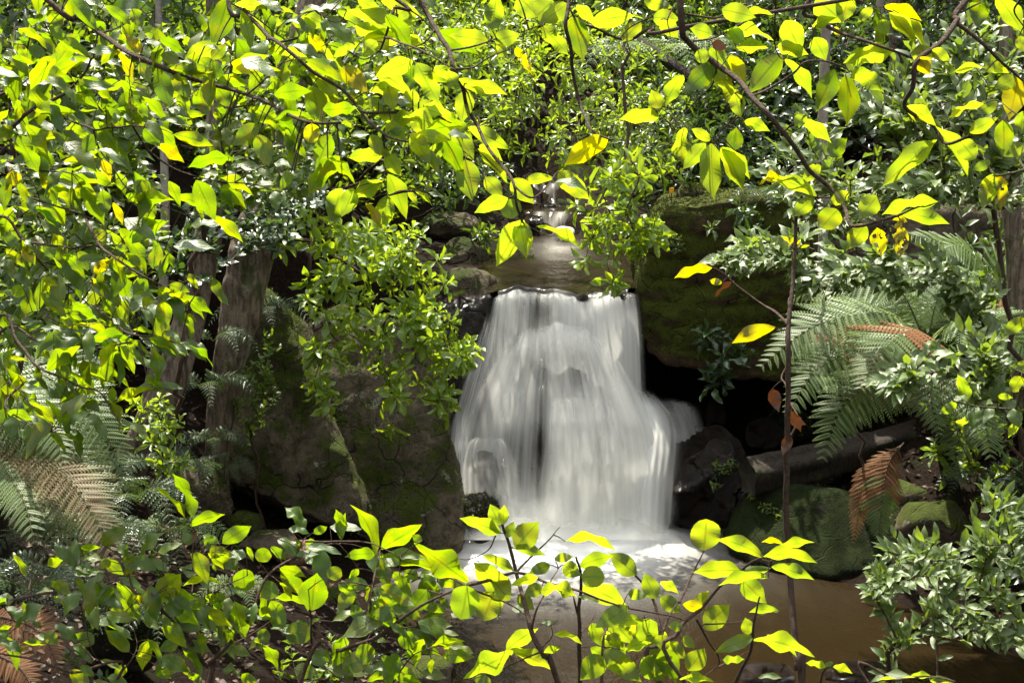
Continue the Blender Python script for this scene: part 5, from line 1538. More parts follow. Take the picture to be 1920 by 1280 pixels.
# left understory
G4 = 'glossy understory shrubs at the left'
for i, (lab, root, ell, mt, ln, sh) in enumerate([
        ('dark broad leaved shrub glinting behind the upper left branches', (-4.2, 8.5), [(90, 120, 120, 110, 6.5, 8.5, 40), (260, 160, 120, 110, 6.5, 8.5, 44), (160, 320, 160, 90, 6.5, 8, 40)], M_GL, 0.13, 'ovate'),
        ('glossy shrub in the shade between the arching branch and the stream shrubs', (-3.0, 11.5), [(430, 150, 120, 110, 8.5, 11, 40), (560, 240, 110, 90, 8.5, 11, 40), (640, 100, 90, 90, 9, 11, 30), (480, 320, 110, 60, 8.5, 10.5, 30)], M_GL, 0.14, 'ovate'),
        ('deep green shrub low at the left edge among bare twigs', (-3.6, 8.0), [(60, 470, 110, 80, 6, 8, 34), (200, 480, 110, 70, 6.5, 8, 28), (60, 600, 80, 60, 6, 7.5, 18)], M_BG, 0.12, 'long'),
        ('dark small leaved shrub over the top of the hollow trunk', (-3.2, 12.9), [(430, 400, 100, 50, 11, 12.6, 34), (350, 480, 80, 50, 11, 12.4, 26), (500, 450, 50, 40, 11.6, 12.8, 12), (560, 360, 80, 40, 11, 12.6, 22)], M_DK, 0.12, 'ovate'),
        ('leafy plant in the shade at the foot of the slanting mossy trunk', (-3.0, 11.0), [(300, 800, 40, 40, 10.4, 11, 9), (320, 850, 30, 40, 10.4, 11, 7), (270, 760, 40, 40, 10.6, 11, 6)], M_PI, 0.13, 'rosette'),
        ('small leaved creeper on the dark slab right of the hollow trunk', (-2.35, 12.9), [(485, 720, 40, 45, 12.3, 12.7, 20), (470, 780, 35, 40, 12.3, 12.7, 14), (500, 660, 25, 40, 12.5, 12.8, 9)], M_BG, 0.075, 'long')]):
    st = 'rosette' if sh == 'rosette' else 'spray'
    shrub('understory_shrub' if i < 4 else 'creeper', lab, 'shrub' if i < 5 else 'creeper', Vector((*root, gz(*root))), tips_px(ell, R_), st, mt, ln, 7, 30 + i, shape=sh, ratio=0.42 if sh == 'ovate' else 0.34, r0=0.0026, most=200, group=G4 if i < 4 else None, flat=0.5)
for i, (lab, px, py, Y, n, mt) in enumerate([
        ('low leafy plant on the dark bank left of the mossy rock', 150, 1140, 7.4, 12, M_DK), ('low leafy plant between the bottom left bush and the litter slope', 400, 1060, 9.6, 12, M_BG),
        ('low dark plant at the bottom edge left of centre', 330, 1260, 7.4, 12, M_DK), ('low green plant on the shore behind the bottom left bush', 560, 1150, 9.4, 11, M_BG),
        ('low plant beside the grey stone at the pool edge', 660, 1210, 9.8, 9, M_DK), ('low dark plant below the upright mossy stone', 300, 1010, 10.4, 10, M_DK)]):
    c_ = W(px, py, Y)
    shrub('ground_plant', lab, 'plant', Vector((c_.x, c_.y, gz(c_.x, c_.y))), [Vector((c_.x + R_.gauss(0, .22), c_.y + R_.gauss(0, .2), gz(c_.x, c_.y) + R_.uniform(.08, .34))) for _ in range(n)], 'rosette', mt, 0.11, 7, 70 + i, shape='rosette', ratio=0.36, r0=0.002, most=90)
# plants on the ledge
for i, (lab, root, ell, mt, ln, n) in enumerate([
        ('dark leaved plant hanging from the face of the mossy ledge over the cave', (1345, 600, 14.85), [(1330, 640, 28, 22, 14.4, 14.75, 5), (1358, 680, 26, 26, 14.4, 14.7, 5), (1345, 715, 14, 12, 14.4, 14.6, 2), (1385, 655, 14, 16, 14.5, 14.7, 2)], M_DK, 0.23, 7),
        ('small grey green plant near the top of the mossy ledge', (1320, 440, 14.95), [(1322, 428, 14, 8, 14.8, 14.9, 2)], M_PA, 0.15, 7),
        ('pale trailing plant at the left corner of the mossy ledge', (1255, 420, 15.0), [(1258, 440, 12, 20, 14.8, 14.95, 4), (1272, 462, 14, 18, 14.8, 14.95, 4)], M_PA, 0.11, 6),
        ('dark strap leaved plant on the shaded top right of the ledge', (1400, 380, 14.9), [(1400, 390, 18, 14, 14.6, 14.85, 3), (1420, 430, 14, 14, 14.6, 14.8, 2)], M_DK, 0.2, 7),
        ('tuft of green leaves on the rock beside the tan boulder', (905, 440, 17.8), [(908, 440, 18, 14, 17.4, 17.7, 5)], M_BG, 0.2, 7),
        ('sprig growing on the wet dark boulder beside the log', (1350, 880, 14.2), [(1352, 880, 18, 18, 13.98, 14.1, 6), (1345, 905, 10, 12, 13.95, 14.1, 3), (1375, 870, 14, 10, 14.0, 14.1, 3)], M_BG, 0.075, 6),
        ('sprig growing on top of the moss green boulder', (1435, 950, 13.75), [(1445, 955, 24, 14, 13.55, 13.7, 6), (1405, 928, 8, 6, 13.75, 13.9, 2), (1465, 972, 20, 10, 13.5, 13.65, 5)], M_BG, 0.075, 6),
        ('small plant in the shadow beneath the right tree fern', (1770, 880, 13.0), [(1750, 852, 18, 12, 12.7, 13, 3), (1790, 880, 20, 14, 12.7, 13, 3)], M_BG, 0.17, 7)]):
    shrub('rock_plant', lab, 'plant', W(*root), tips_px(ell, R_), 'rosette', mt, ln, n, 50 + i, shape='rosette' if i != 5 else 'ovate', ratio=0.3, r0=0.002)


# ---------------------------------------------------------------- ferns
def pinna_arrays(n=15, w=0.17, lean=0.45):
    """one feather: midrib plus pairs of lobes, from (0,0,0) to (0,1,0), upper side +Z"""
    V, Q, U = [], [], []

    def quad(a, b, c, d):
        i = len(V)
        V.extend([a, b, c, d])
        for q in (a, b, c, d):
            U.append((q[0] / w, q[1]))
        Q.append((i, i + 1, i + 2, i + 3))
    zf = lambda y: -0.16 * y * y
    quad((-.008, 0, 0), (.008, 0, 0), (.006, .5, zf(.5)), (-.006, .5, zf(.5)))
    quad((-.006, .5, zf(.5)), (.006, .5, zf(.5)), (.002, 1, zf(1)), (-.002, 1, zf(1)))
    for i in range(n):
        y = 0.03 + 0.95 * i / n
        l = w * (1 - (y ** 2.2)) * (0.72 + 0.28 * min(1, y * 6)) + 0.012
        h = 0.42 / n
        for s_ in (-1, 1):
            z0 = zf(y) + 0.004
            zt = z0 - 0.035
            tipy = y + l * lean
            quad((0, y - h, z0), (s_ * l * .62, y + l * lean * .5 - h * .95, z0 + .008), (s_ * l, tipy + h * .1, zt), (s_ * l * .5, y + l * lean * .5 + h * .75, z0 + .006))
    return np.array(V), np.array(U), np.array(Q)


PIN = {}


def pinna_mesh(mat, n):
    if (mat.name, n) not in PIN:
        V, U, Q = pinna_arrays(n)
        PIN[(mat.name, n)] = mesh_np('pinna', V, Q, mat, uv=U, smooth=False)
    return PIN[(mat.name, n)]


def frond(parent, path, width, mat, npair, rng, tipmat=None, nlobe=15, rach=M_GS, thick=0.008, lift=0.35, single=False, curl=0.25, start=0.1):
    """path: world points of the midrib; width: longest feather in metres"""
    sp = smooth_path(path, 10)
    A = np.array([list(q) for q in sp])
    seg = np.linalg.norm(np.diff(A, axis=0), axis=1)
    cum = np.concatenate([[0], np.cumsum(seg)])
    T_ = Tubes(5)
    n = len(sp)
    T_.add(sp, [thick * (1 - 0.85 * k_ / (n - 1)) for k_ in range(n)])
    f = link('frond', T_.mesh('frond', rach), parent)
    Vs, Us, Qs, off = [], [], [], 0
    for k_ in range(npair):
        s_ = start + (0.985 - start) * (k_ / (npair - 1)) ** 0.9
        d_ = s_ * cum[-1]
        i = min(n - 2, int(np.searchsorted(cum, d_)) - 1 if d_ > 0 else 0)
        p = Vector(A[i]).lerp(Vector(A[i + 1]), (d_ - cum[i]) / max(1e-6, seg[i]))
        t = Vector(A[i + 1] - A[i]).normalized()
        up = Vector((0, -lift, 1))
        up = (up - t * up.dot(t)).normalized()
        side = t.cross(up).normalized()
        g = (s_ - start) / (1 - start)
        ln = width * (0.35 + 0.65 * min(1, g * 3.2)) * (1 - max(0, g - 0.25) ** 1.6 * 1.42) * rng.uniform(0.92, 1.06)
        ln = max(ln, width * 0.05)
        for sg in (-1, 1):
            d = (side * sg * 0.95 + t * (0.32 + 0.25 * g) + up * rng.gauss(-0.02, 0.05) + Vector((0, 0, -curl * 0.4)))
            nm = (up + side * sg * curl * 0.8 + Vector((rng.gauss(0, .06), rng.gauss(0, .06), 0)))
            m_ = tipmat if (tipmat and g > 0.45 + rng.gauss(0, .08)) else mat
            M = leaf_matrix(p, d, nm, ln, ln * rng.uniform(0.92, 1.08))
            if single:
                V, U, Q = pinna_arrays(nlobe)
                R = np.array(M)
                Vs.append(V @ R[:3, :3].T + R[:3, 3])
                Us.append(U)
                Qs.append(Q + off)
                off += len(V)
            else:
                link('pinna', pinna_mesh(m_, nlobe), f, M)
    if single:
        me = mesh_np('pinnae', np.concatenate(Vs), np.concatenate(Qs), mat, uv=np.concatenate(Us), smooth=False)
        tag(link('feathers', me, f), kind='stuff')
    return f


def px_path(pts, y0, y1, arch=0.0):
    n = len(pts)
    return [W(a, b, y0 + (y1 - y0) * i / (n - 1) - arch * sin(pi * i / (n - 1))) for i, (a, b) in enumerate(pts)]


FR = random.Random(5)
# the big tree fern at the right
fc = W(1735, 650, 12.4)
fern = empty('tree_fern', Vector((fc.x, fc.y, gz(fc.x, fc.y))), 'big tree fern with grey green arching fronds below the glossy branch at the right', 'tree fern')
tt = Tubes(12)
base = Vector((fc.x + 0.75, fc.y + 1.3, gz(fc.x + .75, fc.y + 1.3) - 0.1))
tp = [base.lerp(fc, i / 14) + Vector((noise.noise(Vector((i * .5, 1, 1))) * .03, 0, 0)) for i in range(15)]
tt.add(tp, [0.09 + 0.015 * noise.noise(Vector((i * 1.3, 0, 0))) for i in range(15)])
link('trunk', tt.mesh('trunk', M_LOG), fern)
for pts, y1, wd, mt, tm, npair in [
        ([(1735, 640), (1676, 592), (1599, 591), (1515, 618), (1424, 689)], 11.3, 0.52, M_FE, None, 26),
        ([(1735, 640), (1683, 540), (1599, 524), (1532, 534), (1478, 563)], 12.6, 0.42, M_FE, None, 22),
        ([(1735, 645), (1690, 640), (1623, 645), (1565, 672), (1520, 705), (1478, 775)], 11.0, 0.50, M_FD, M_FE, 26),
        ([(1735, 655), (1690, 690), (1630, 722), (1575, 770), (1542, 862)], 11.2, 0.46, M_FE, None, 24),
        ([(1740, 650), (1725, 622), (1690, 625), (1650, 665), (1612, 730)], 10.8, 0.56, M_FD, M_FE, 28),
        ([(1740, 660), (1735, 690), (1744, 745), (1762, 815)], 11.4, 0.36, M_FB, M_FE, 20),
        ([(1745, 655), (1800, 690), (1840, 760), (1858, 858)], 11.2, 0.44, M_FE, None, 24),
        ([(1745, 645), (1790, 600), (1850, 600), (1920, 650), (1960, 720)], 11.6, 0.5, M_FE, None, 24),
        ([(1740, 640), (1760, 560), (1810, 520), (1890, 530)], 12.9, 0.45, M_FE, None, 20),
        ([(1738, 640), (1700, 570), (1650, 555), (1590, 560)], 13.4, 0.42, M_FE, None, 20),
        ([(1742, 660), (1790, 720), (1800, 800), (1790, 870)], 11.8, 0.36, M_FB, M_FE, 18)]:
    frond(fern, px_path(pts, 12.4, y1, 0.15), wd, mt, npair, FR, tm, lift=0.55)
# a second one behind it
fc2 = W(1850, 560, 14.0)
fern2 = empty('tree_fern', Vector((fc2.x, fc2.y, gz(fc2.x, fc2.y))), 'half hidden tree fern with thin and brown fronds at the right edge', 'tree fern')
tt = Tubes(10)
tt.add([Vector((fc2.x, fc2.y, gz(fc2.x, fc2.y) - .1)), fc2 * 0.5 + Vector((fc2.x, fc2.y, gz(fc2.x, fc2.y))) * 0.5, fc2], [0.14, 0.12, 0.11])
link('trunk', tt.mesh('trunk', M_LOG), fern2)
for pts, mt in [([(1850, 560), (1817, 490), (1767, 455), (1700, 438)], M_FE), ([(1850, 560), (1840, 500), (1800, 462), (1760, 470)], M_FE), ([(1850, 560), (1880, 500), (1920, 480), (1960, 490)], M_FE), ([(1850, 560), (1860, 600), (1880, 560), (1925, 600)], M_FD), ([(1850, 560), (1800, 540), (1760, 560), (1720, 610)], M_FE)]:
    frond(fern2, px_path(pts, 14.0, 13.6), 0.42, mt, 20, FR, None, lift=0.5)
# left tree fern
lc = W(-40, 720, 8.6)
fern3 = empty('tree_fern', Vector((lc.x, lc.y, gz(lc.x, lc.y))), 'green tree fern at the left edge with one browning frond hanging low', 'tree fern')
tt = Tubes(10)
tt.add([Vector((lc.x, lc.y, gz(lc.x, lc.y) - .1)), (lc + Vector((lc.x, lc.y, gz(lc.x, lc.y)))) * .5, lc], [0.13, 0.11, 0.1])
link('trunk', tt.mesh('trunk', M_LOG), fern3)
for pts, y1, wd, mt, tm, npair in [
        ([(-40, 720), (30, 690), (110, 720), (180, 790), (246, 915)], 7.8, 0.34, M_FE, None, 26),
        ([(-40, 725), (20, 760), (80, 800), (140, 850), (180, 900)], 7.7, 0.32, M_FE, None, 24),
        ([(-40, 740), (20, 810), (80, 860), (150, 925), (218, 1050)], 7.3, 0.40, M_FB, None, 30),
        ([(-40, 740), (-20, 830), (10, 880), (45, 940), (66, 1020)], 7.3, 0.30, M_FE, None, 24),
        ([(-40, 720), (20, 650), (80, 650), (150, 690), (200, 740)], 8.4, 0.32, M_FE, None, 24),
        ([(-40, 722), (40, 715), (110, 770), (160, 840), (205, 905)], 8.0, 0.32, M_FE, None, 24),
        ([(-40, 722), (10, 700), (60, 740), (100, 810), (120, 870)], 7.6, 0.32, M_FE, None, 24),
        ([(-40, 735), (0, 820), (60, 880), (100, 960), (130, 1050)], 7.6, 0.3, M_FB, M_FE, 24)]:
    frond(fern3, px_path(pts, 8.6, y1, 0.1), wd, mt, npair, FR, tm, lift=0.6)
# dead fronds
d1 = empty('dead_frond', W(1690, 835, 12.9), 'rusty brown dead frond hanging from the log under the right tree fern', 'frond')
frond(d1, px_path([(1690, 835), (1652, 858), (1622, 910), (1600, 1018)], 12.9, 12.6), 0.20, M_FD, 24, FR, rach=M_TW, curl=1.0, lift=1.2)
d2 = empty('dead_frond', W(1695, 830, 12.85), 'half green half brown frond hanging beside the rusty one', 'frond')
frond(d2, px_path([(1695, 830), (1668, 865), (1655, 920), (1648, 1012)], 12.85, 12.5), 0.30, M_FD, 24, FR, M_FE, rach=M_TW, curl=0.7, lift=1.2)
d3 = empty('dead_frond', W(-40, 1160, 5.6), 'pinkish brown dead fern frond in the bottom left corner', 'frond')
frond(d3, px_path([(-50, 1150), (20, 1160), (80, 1190), (112, 1262)], 5.6, 5.4), 0.12, M_FD, 20, FR, rach=M_TW, lift=0.9)
d4 = empty('dead_frond', W(-40, 1230, 5.3), 'brown dead frond lowest in the bottom left corner', 'frond')
frond(d4, px_path([(-60, 1210), (-10, 1225), (40, 1255), (70, 1310)], 5.3, 5.1), 0.11, M_FD, 18, FR, rach=M_TW, lift=0.9)


def small_fern(label, px, py, Y, ln, n, seed, mat=M_DK, spread=1.0, mt2=None):
    rr = random.Random(seed)
    c = W(px, py, Y)
    e = empty('small_fern', c, label, 'fern')
    for k_ in range(n):
        a = k_ / n * 2 * pi + rr.uniform(-.3, .3)
        l = ln * rr.uniform(0.75, 1.15)
        h = Vector((cos(a), sin(a) * 0.7 - 0.35, 0)) * spread
        pts = [c, c + h * l * .35 + Vector((0, 0, l * .25)), c + h * l * .7 + Vector((0, 0, l * .2)), c + h * l + Vector((0, 0, -l * .15))]
        frond(e, pts, l * 0.26, mat, 14, rr, None, nlobe=5, thick=0.004, lift=0.4, single=True)
    return e


small_fern('small dark fern on the hollow trunk, upper one', 400, 640, 12.35, 0.42, 6, 1)
small_fern('small dark fern on the hollow trunk just below the upper one', 385, 730, 12.2, 0.46, 6, 2)
small_fern('blue green fern low on the hollow trunk', 400, 830, 12.2, 0.40, 6, 3)
small_fern('fern tuft at the foot of the hollow trunk', 420, 880, 12.3, 0.42, 7, 4)
small_fern('fern spilling over the edge of the dark slab beside the trunk', 490, 590, 13.2, 0.5, 6, 5)
small_fern('dark fern between the left tree fern and the litter slope', 250, 940, 9.8, 0.5, 8, 6)
small_fern('bluish fern on the bank under the browning frond', 95, 1075, 7.2, 0.4, 8, 7)
small_fern('little fern behind the shining leaves at the left', 200, 1010, 8.6, 0.4, 7, 8)
small_fern('fern beside the litter slope left of the upright mossy stone', 300, 880, 11.3, 0.5, 7, 9)
small_fern('fern on the litter slope below the slanting trunk', 330, 1000, 10.6, 0.5, 8, 12, M_FE)
small_fern('low fern hugging the bank under the left tree fern', 130, 1000, 8.2, 0.5, 9, 13, M_DK)
small_fern('fern in the shade above the brown dead fronds', 60, 1110, 6.6, 0.42, 9, 14, M_DK)
small_fern('fern beside the mossy rock on the left bank', 320, 1150, 8.4, 0.42, 8, 15, M_DK)
small_fern('pale fern on the bank below the flat brown stone', 450, 1110, 9.6, 0.36, 7, 16, M_FE)
small_fern('dark fern under the right tree fern', 1840, 900, 12.6, 0.5, 8, 17, M_DK)
small_fern('feathery fern in the dark at the top right of centre', 1230, 120, 19.5, 1.3, 9, 10, M_FE)
small_fern('dark fern on the shaded rim of the ledge', 1440, 372, 15.0, 0.5, 7, 11)

# ---------------------------------------------------------------- trunks and logs
def trunk_mesh(pts, radii, mat, sides=28, per=16, flute=0.1, seed=0, hollow=None, cap=False):
    sp = smooth_path(pts, per)
    n = len(sp)
    rr = np.interp(np.linspace(0, 1, n), np.linspace(0, 1, len(radii)), radii)
    A = np.array([list(q) for q in sp])
    T = np.gradient(A, axis=0)
    T /= np.linalg.norm(T, axis=1)[:, None]
    X_ = np.cross(T, np.array([0.0, 1.0, 0.02]))
    X_ /= np.linalg.norm(X_, axis=1)[:, None]
    Y_ = np.cross(T, X_)
    V = np.empty((n, sides, 3))
    for i in range(n):
        for j in range(sides):
            a = 2 * pi * j / sides
            p = Vector((cos(a) * 1.3, sin(a) * 1.3, i * 0.16 + seed * 7))
            f = 1 + flute * noise.noise(p) + flute * 0.6 * sin(a * 5 + seed + i * 0.03) + 0.05 * noise.noise(p * 4)
            if hollow:
                hi, ha, hs, hw, dep = hollow
                dd = ((i / n - hi) / hs) ** 2 + (math.remainder(a - ha, 2 * pi) / hw) ** 2
                f *= 1 - dep * math.exp(-dd ** 2)
            V[i, j] = A[i] + rr[i] * f * (X_[i] * cos(a) + Y_[i] * sin(a))
    i = np.arange(n - 1)[:, None] * sides
    j = np.arange(sides)[None, :]
    k_ = (j + 1) % sides
    Q = np.stack([i + j, i + k_, i + sides + k_, i + sides + j], -1).reshape(-1, 4)
    V = V.reshape(-1, 3)
    if cap:
        c = len(V)
        V = np.concatenate([V, [A[0] - T[0] * -0.02], [A[-1]]])
        q1 = np.stack([np.full(sides // 2, c), np.arange(0, sides, 2), np.arange(1, sides, 2), (np.arange(0, sides, 2) + 2) % sides], 1)
        Q = np.concatenate([Q, q1])
    return mesh_np('trunk', V, Q, mat)


def tree(name, label, pts, radii, mat, seed, crown=None, cmat=M_BG, group=None, **kw):
    e = empty(name, pts[0], label, 'tree', group)
    link('trunk', trunk_mesh(pts, radii, mat, seed=seed, **kw), e)
    if crown:  # unseen crown overhead, set by where its shade should fall
        rr = random.Random(seed)
        c, rad, n = crown
        tips = [Vector(c) + Vector((rr.gauss(0, .5) * rad[0], rr.gauss(0, .5) * rad[1], rr.gauss(0, .5) * rad[2])) for _ in range(n)]
        P, par, ends, cnt = skeleton(pts[-1], tips, rr, step=0.3, jit=0.06)
        link('branches', stems_mesh(P, par, cnt, 0.006, M_TW), e)
        L = Leaves()
        for i in ends:
            rosette(L, P[i], P[i] - P[par[i]], 0.17, 8, rr, 0.4)
        A = np.array(L.a)
        tag(link('crown', leaf_mass(A, 'ovate', cmat, 4), e), kind='stuff')
    return e


tree('hollow_tree', 'thick old trunk with a dark hollow near its top, left of the leaning slab', [W(398, 985, 12.75), W(404, 880, 12.7), W(416, 740, 12.65), W(442, 620, 12.7), W(466, 500, 12.8), W(492, 390, 12.9), W(550, 150, 13.2), W(600, -60, 13.4)],
     [0.18, 0.11, 0.12, 0.165, 0.20, 0.17, 0.13, 0.11], M_BK, 3, crown=((-4.2, 17.4, 10.6), (0.9, 0.9, 0.7), 90), sides=40, flute=0.16, hollow=(0.575, 1.75, 0.055, 0.55, 0.75))
tree('slanting_tree', 'slanting mossy trunk with pale patches at the left of the hollow trunk', [W(215, 915, 11.9), W(255, 850, 11.8), W(310, 740, 11.8), W(350, 620, 11.9), W(378, 510, 12.0), W(400, 380, 12.1), W(410, 150, 12.3), W(400, -60, 12.4)],
     [0.17, 0.15, 0.14, 0.13, 0.12, 0.11, 0.09, 0.07], M_BK, 5, crown=((-5.4, 17.4, 10.2), (0.9, 0.9, 0.7), 80))
tree('slender_tree', 'thin grey trunk just behind the slanting mossy one', [W(268, 800, 12.6), W(286, 690, 12.6), W(305, 560, 12.7), W(310, 380, 12.8), W(300, 100, 13), W(295, -60, 13)], [0.05, 0.045, 0.04, 0.04, 0.03, 0.03], M_BP, 6, crown=((-6.2, 17.0, 9.6), (0.8, 0.8, 0.6), 50))
tree('slender_tree', 'slim pale straight trunk at the right, in front of the ledge', [W(1540, 700, 14.3), W(1541, 560, 14.3), W(1546, 400, 14.3), W(1543, 250, 14.3), W(1548, 80, 14.3), W(1552, -80, 14.3)], [0.06, 0.058, 0.055, 0.052, 0.048, 0.045], M_BP, 7, crown=((3.0, 15.5, 12.5), (1.0, 1.0, 0.8), 60), flute=0.03)
tree('slender_tree', 'grey trunk cut by the right edge of the picture beside the ferns', [W(1918, 760, 12.6), W(1912, 620, 12.6), W(1904, 480, 12.6), W(1895, 330, 12.6), W(1890, 100, 12.7), W(1890, -60, 12.8)], [0.09, 0.085, 0.08, 0.08, 0.07, 0.06], M_BK, 8, crown=((5.2, 13, 11.5), (1, 1, 0.7), 50), flute=0.05)
tree('slender_tree', 'dark trunk in the deep shade behind the drooping leaf pairs', [W(1690, 330, 18.5), W(1688, 200, 18.5), W(1680, 80, 18.5), W(1676, -80, 18.5)], [0.1, 0.09, 0.085, 0.08], M_BK, 9, crown=((5.2, 19, 8.3), (1.2, 1.2, 0.8), 60), flute=0.05)
tree('slender_tree', 'faint thin trunk left of the dark one in the deep shade', [W(1645, 330, 19.5), W(1650, 200, 19.5), W(1648, 80, 19.5), W(1655, -80, 19.5)], [0.06, 0.055, 0.05, 0.05], M_BP, 10, crown=((5.0, 20, 8.6), (1.0, 1.0, 0.7), 50), flute=0.05)

lg = trunk_mesh([W(1402, 893, 13.85), W(1480, 880, 14.0), W(1600, 852, 14.3), W(1700, 825, 14.7), W(1800, 795, 15.2)], [0.185, 0.19, 0.18, 0.175, 0.16], M_LOG, sides=36, flute=0.17, seed=2, cap=True)
lb = W(1402, 893, 13.85)
lg.transform(Matrix.Translation(-lb))
tag(link('log', lg, None, Matrix.Translation(lb)), 'dark rotting log lying behind the moss green boulder at the right', 'log')
lg = trunk_mesh([W(1170, 60, 20.0), W(1230, 100, 19.6), W(1300, 150, 19.2)], [0.07, 0.075, 0.08], M_LOG, sides=14, seed=4, cap=True)
lb = W(1170, 60, 20.0)
lg.transform(Matrix.Translation(-lb))
tag(link('log', lg, None, Matrix.Translation(lb)), 'thin fallen trunk slanting down in the background above the stream', 'log')

# ---------------------------------------------------------------- shrubs of the slopes, copies of a few
def proto(style, mat, ln, n, tips, seed, shape='rosette', ratio=0.34, rad=(1.1, 1.1, 0.75), h=0.95):
    rr = random.Random(seed)
    T = []
    for _ in range(tips):
        v = Vector((rr.gauss(0, 1), rr.gauss(0, 1), rr.gauss(0, 1))).normalized() * rr.uniform(0.35, 1) ** 0.6
        T.append(Vector((v.x * rad[0], v.y * rad[1], h + v.z * rad[2] + 0.18 * rr.gauss(0, 1))))
    P, par, ends, cnt = skeleton(Vector((0, 0, -0.1)), T, rr, step=0.22, jit=0.05)
    st = stems_mesh(P, par, cnt, 0.0035, M_TW)
    L = Leaves()
    for i in ends:
        if style == 'rosette':
            rosette(L, P[i], P[i] - P[par[i]], ln, n, rr, ratio)
        else:
            spray(L, P, par, i, ln, n, rr, ratio, 0.5)
    return st, leaf_mass(np.array(L.a), shape, mat, 4)


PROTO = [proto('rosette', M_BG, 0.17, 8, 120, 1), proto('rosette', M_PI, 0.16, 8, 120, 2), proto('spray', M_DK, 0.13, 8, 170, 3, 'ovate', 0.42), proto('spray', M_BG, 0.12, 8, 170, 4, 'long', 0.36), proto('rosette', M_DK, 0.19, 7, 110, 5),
         proto('spray', M_PA, 0.13, 8, 150, 6, 'long', 0.36)]
BR = random.Random(21)


# the ones the picture shows, by the order in which the slopes are planted
SLOPE = {3: 'dark broad leaved shrub above the stream near the top edge, right of centre',
         8: 'leafy green shrub above the stream near the top edge, left of centre',
         13: 'bright green rosette leaved shrub under the top edge left of the knobbly branch',
         16: 'bright green rosette leaved shrub right of the leaning stream shrub',
         18: 'leafy green shrub where the stream meets the top edge',
         19: 'bright green rosette leaved shrub above the stream near the top edge, right of centre',
         20: 'bright green rosette leaved shrub under the top edge beside the knobbly branch',
         25: 'narrow leaved green shrub above the tan boulder',
         27: 'bright green rosette leaved shrub above the stream near the top edge, left of centre',
         33: 'dark broad leaved shrub below the top edge over the mossy ledge',
         36: 'bright green rosette leaved shrub behind the short knobbly branch',
         37: 'bright green rosette leaved shrub below the top edge over the mossy ledge',
         45: 'bright green rosette leaved shrub where the stream meets the top edge',
         46: 'dark broad leaved shrub behind the grey boulder on the ledge',
         47: 'dark small leaved shrub left of the drooping dark leaf pair',
         48: 'dark broad leaved shrub above the tall glittering shrub at the top right',
         50: 'dark small leaved shrub beside the slim pale trunk near the top edge',
         52: 'dark small leaved shrub above the tall glittering shrub at the top right',
         53: 'dark small leaved shrub in the top right corner',
         55: 'dark broad leaved shrub beside the slim pale trunk near the top edge',
         56: 'dark broad leaved shrub behind the drooping dark leaf pair',
         57: 'pale glinting shrub below the top edge over the mossy ledge',
         58: 'dark small leaved shrub left of the dark trunk in the deep shade',
         62: 'farthest dark broad leaved shrub under the top edge by the dark trunk',
         63: 'dark small leaved shrub over the rim of the mossy ledge',
         65: 'dark broad leaved shrub above the orange marker',
         69: 'dark small leaved shrub under the top edge by the dark trunk',
         70: 'nearest dark broad leaved shrub under the top edge by the dark trunk',
         71: 'dark broad leaved shrub behind the dead orange leaf of the slanting branch',
         73: 'dark small leaved shrub behind the dead orange leaf of the slanting branch',
         74: 'dark small leaved shrub below the top edge over the mossy ledge',
         75: 'middle dark broad leaved shrub under the top edge by the dark trunk',
         76: 'leafy green shrub below the arching branch near the top left',
         78: 'dark small leaved shrub under the top edge left of the knobbly branch',
         85: 'narrow leaved green shrub above the fork of the arching branch',
         87: 'dark small leaved shrub in the top left corner',
         92: 'leafy green shrub behind the short knobbly branch',
         93: 'dark small leaved shrub behind the forked glowing branch',
         94: 'narrow leaved green shrub in the top left corner',
         95: 'narrow leaved green shrub just above the hanging rosette shrub',
         100: 'dark broad leaved shrub under the middle of the arching branch',
         101: 'dark broad leaved shrub behind the bare arching branch near the top left corner',
         105: 'narrow leaved green shrub at the top edge left of the forked branch',
         106: 'leafy green shrub under the top edge beside the knobbly branch',
         107: 'dark broad leaved shrub under the top edge beside the knobbly branch',
         155: 'leafy green shrub at the left edge behind the shining leaves',
         158: 'dark broad leaved shrub beside the slanting mossy trunk',
         159: 'dark small leaved shrub at the left edge behind the shining leaves',
         160: 'narrow leaved green shrub beside the slanting mossy trunk',
         161: 'leafy green shrub at the left edge behind the bare twigs',
         164: 'leafy green shrub beside the slanting mossy trunk',
         169: 'farther dark small leaved shrub at the right edge above the pool edge bush',
         170: 'dark broad leaved shrub behind the half hidden tree fern',
         172: 'pale glinting shrub against the brown sandstone wall',
         173: 'pale glinting shrub behind the half hidden tree fern',
         175: 'narrow leaved green shrub behind the middle of the tall glittering shrub',
         176: 'narrow leaved green shrub in the shade below the right tree fern',
         179: 'nearer dark small leaved shrub at the right edge above the pool edge bush'}
MASS = []
COUNT = [0]


def arrays(me):
    V = np.empty(len(me.vertices) * 3, np.float32)
    me.vertices.foreach_get('co', V)
    Q = np.empty(len(me.loops), np.int32)
    me.loops.foreach_get('vertex_index', Q)
    R = np.empty(len(me.vertices), np.float32)
    me.attributes['rnd'].data.foreach_get('value', R)
    return V.reshape(-1, 3), Q.reshape(-1, 4), R


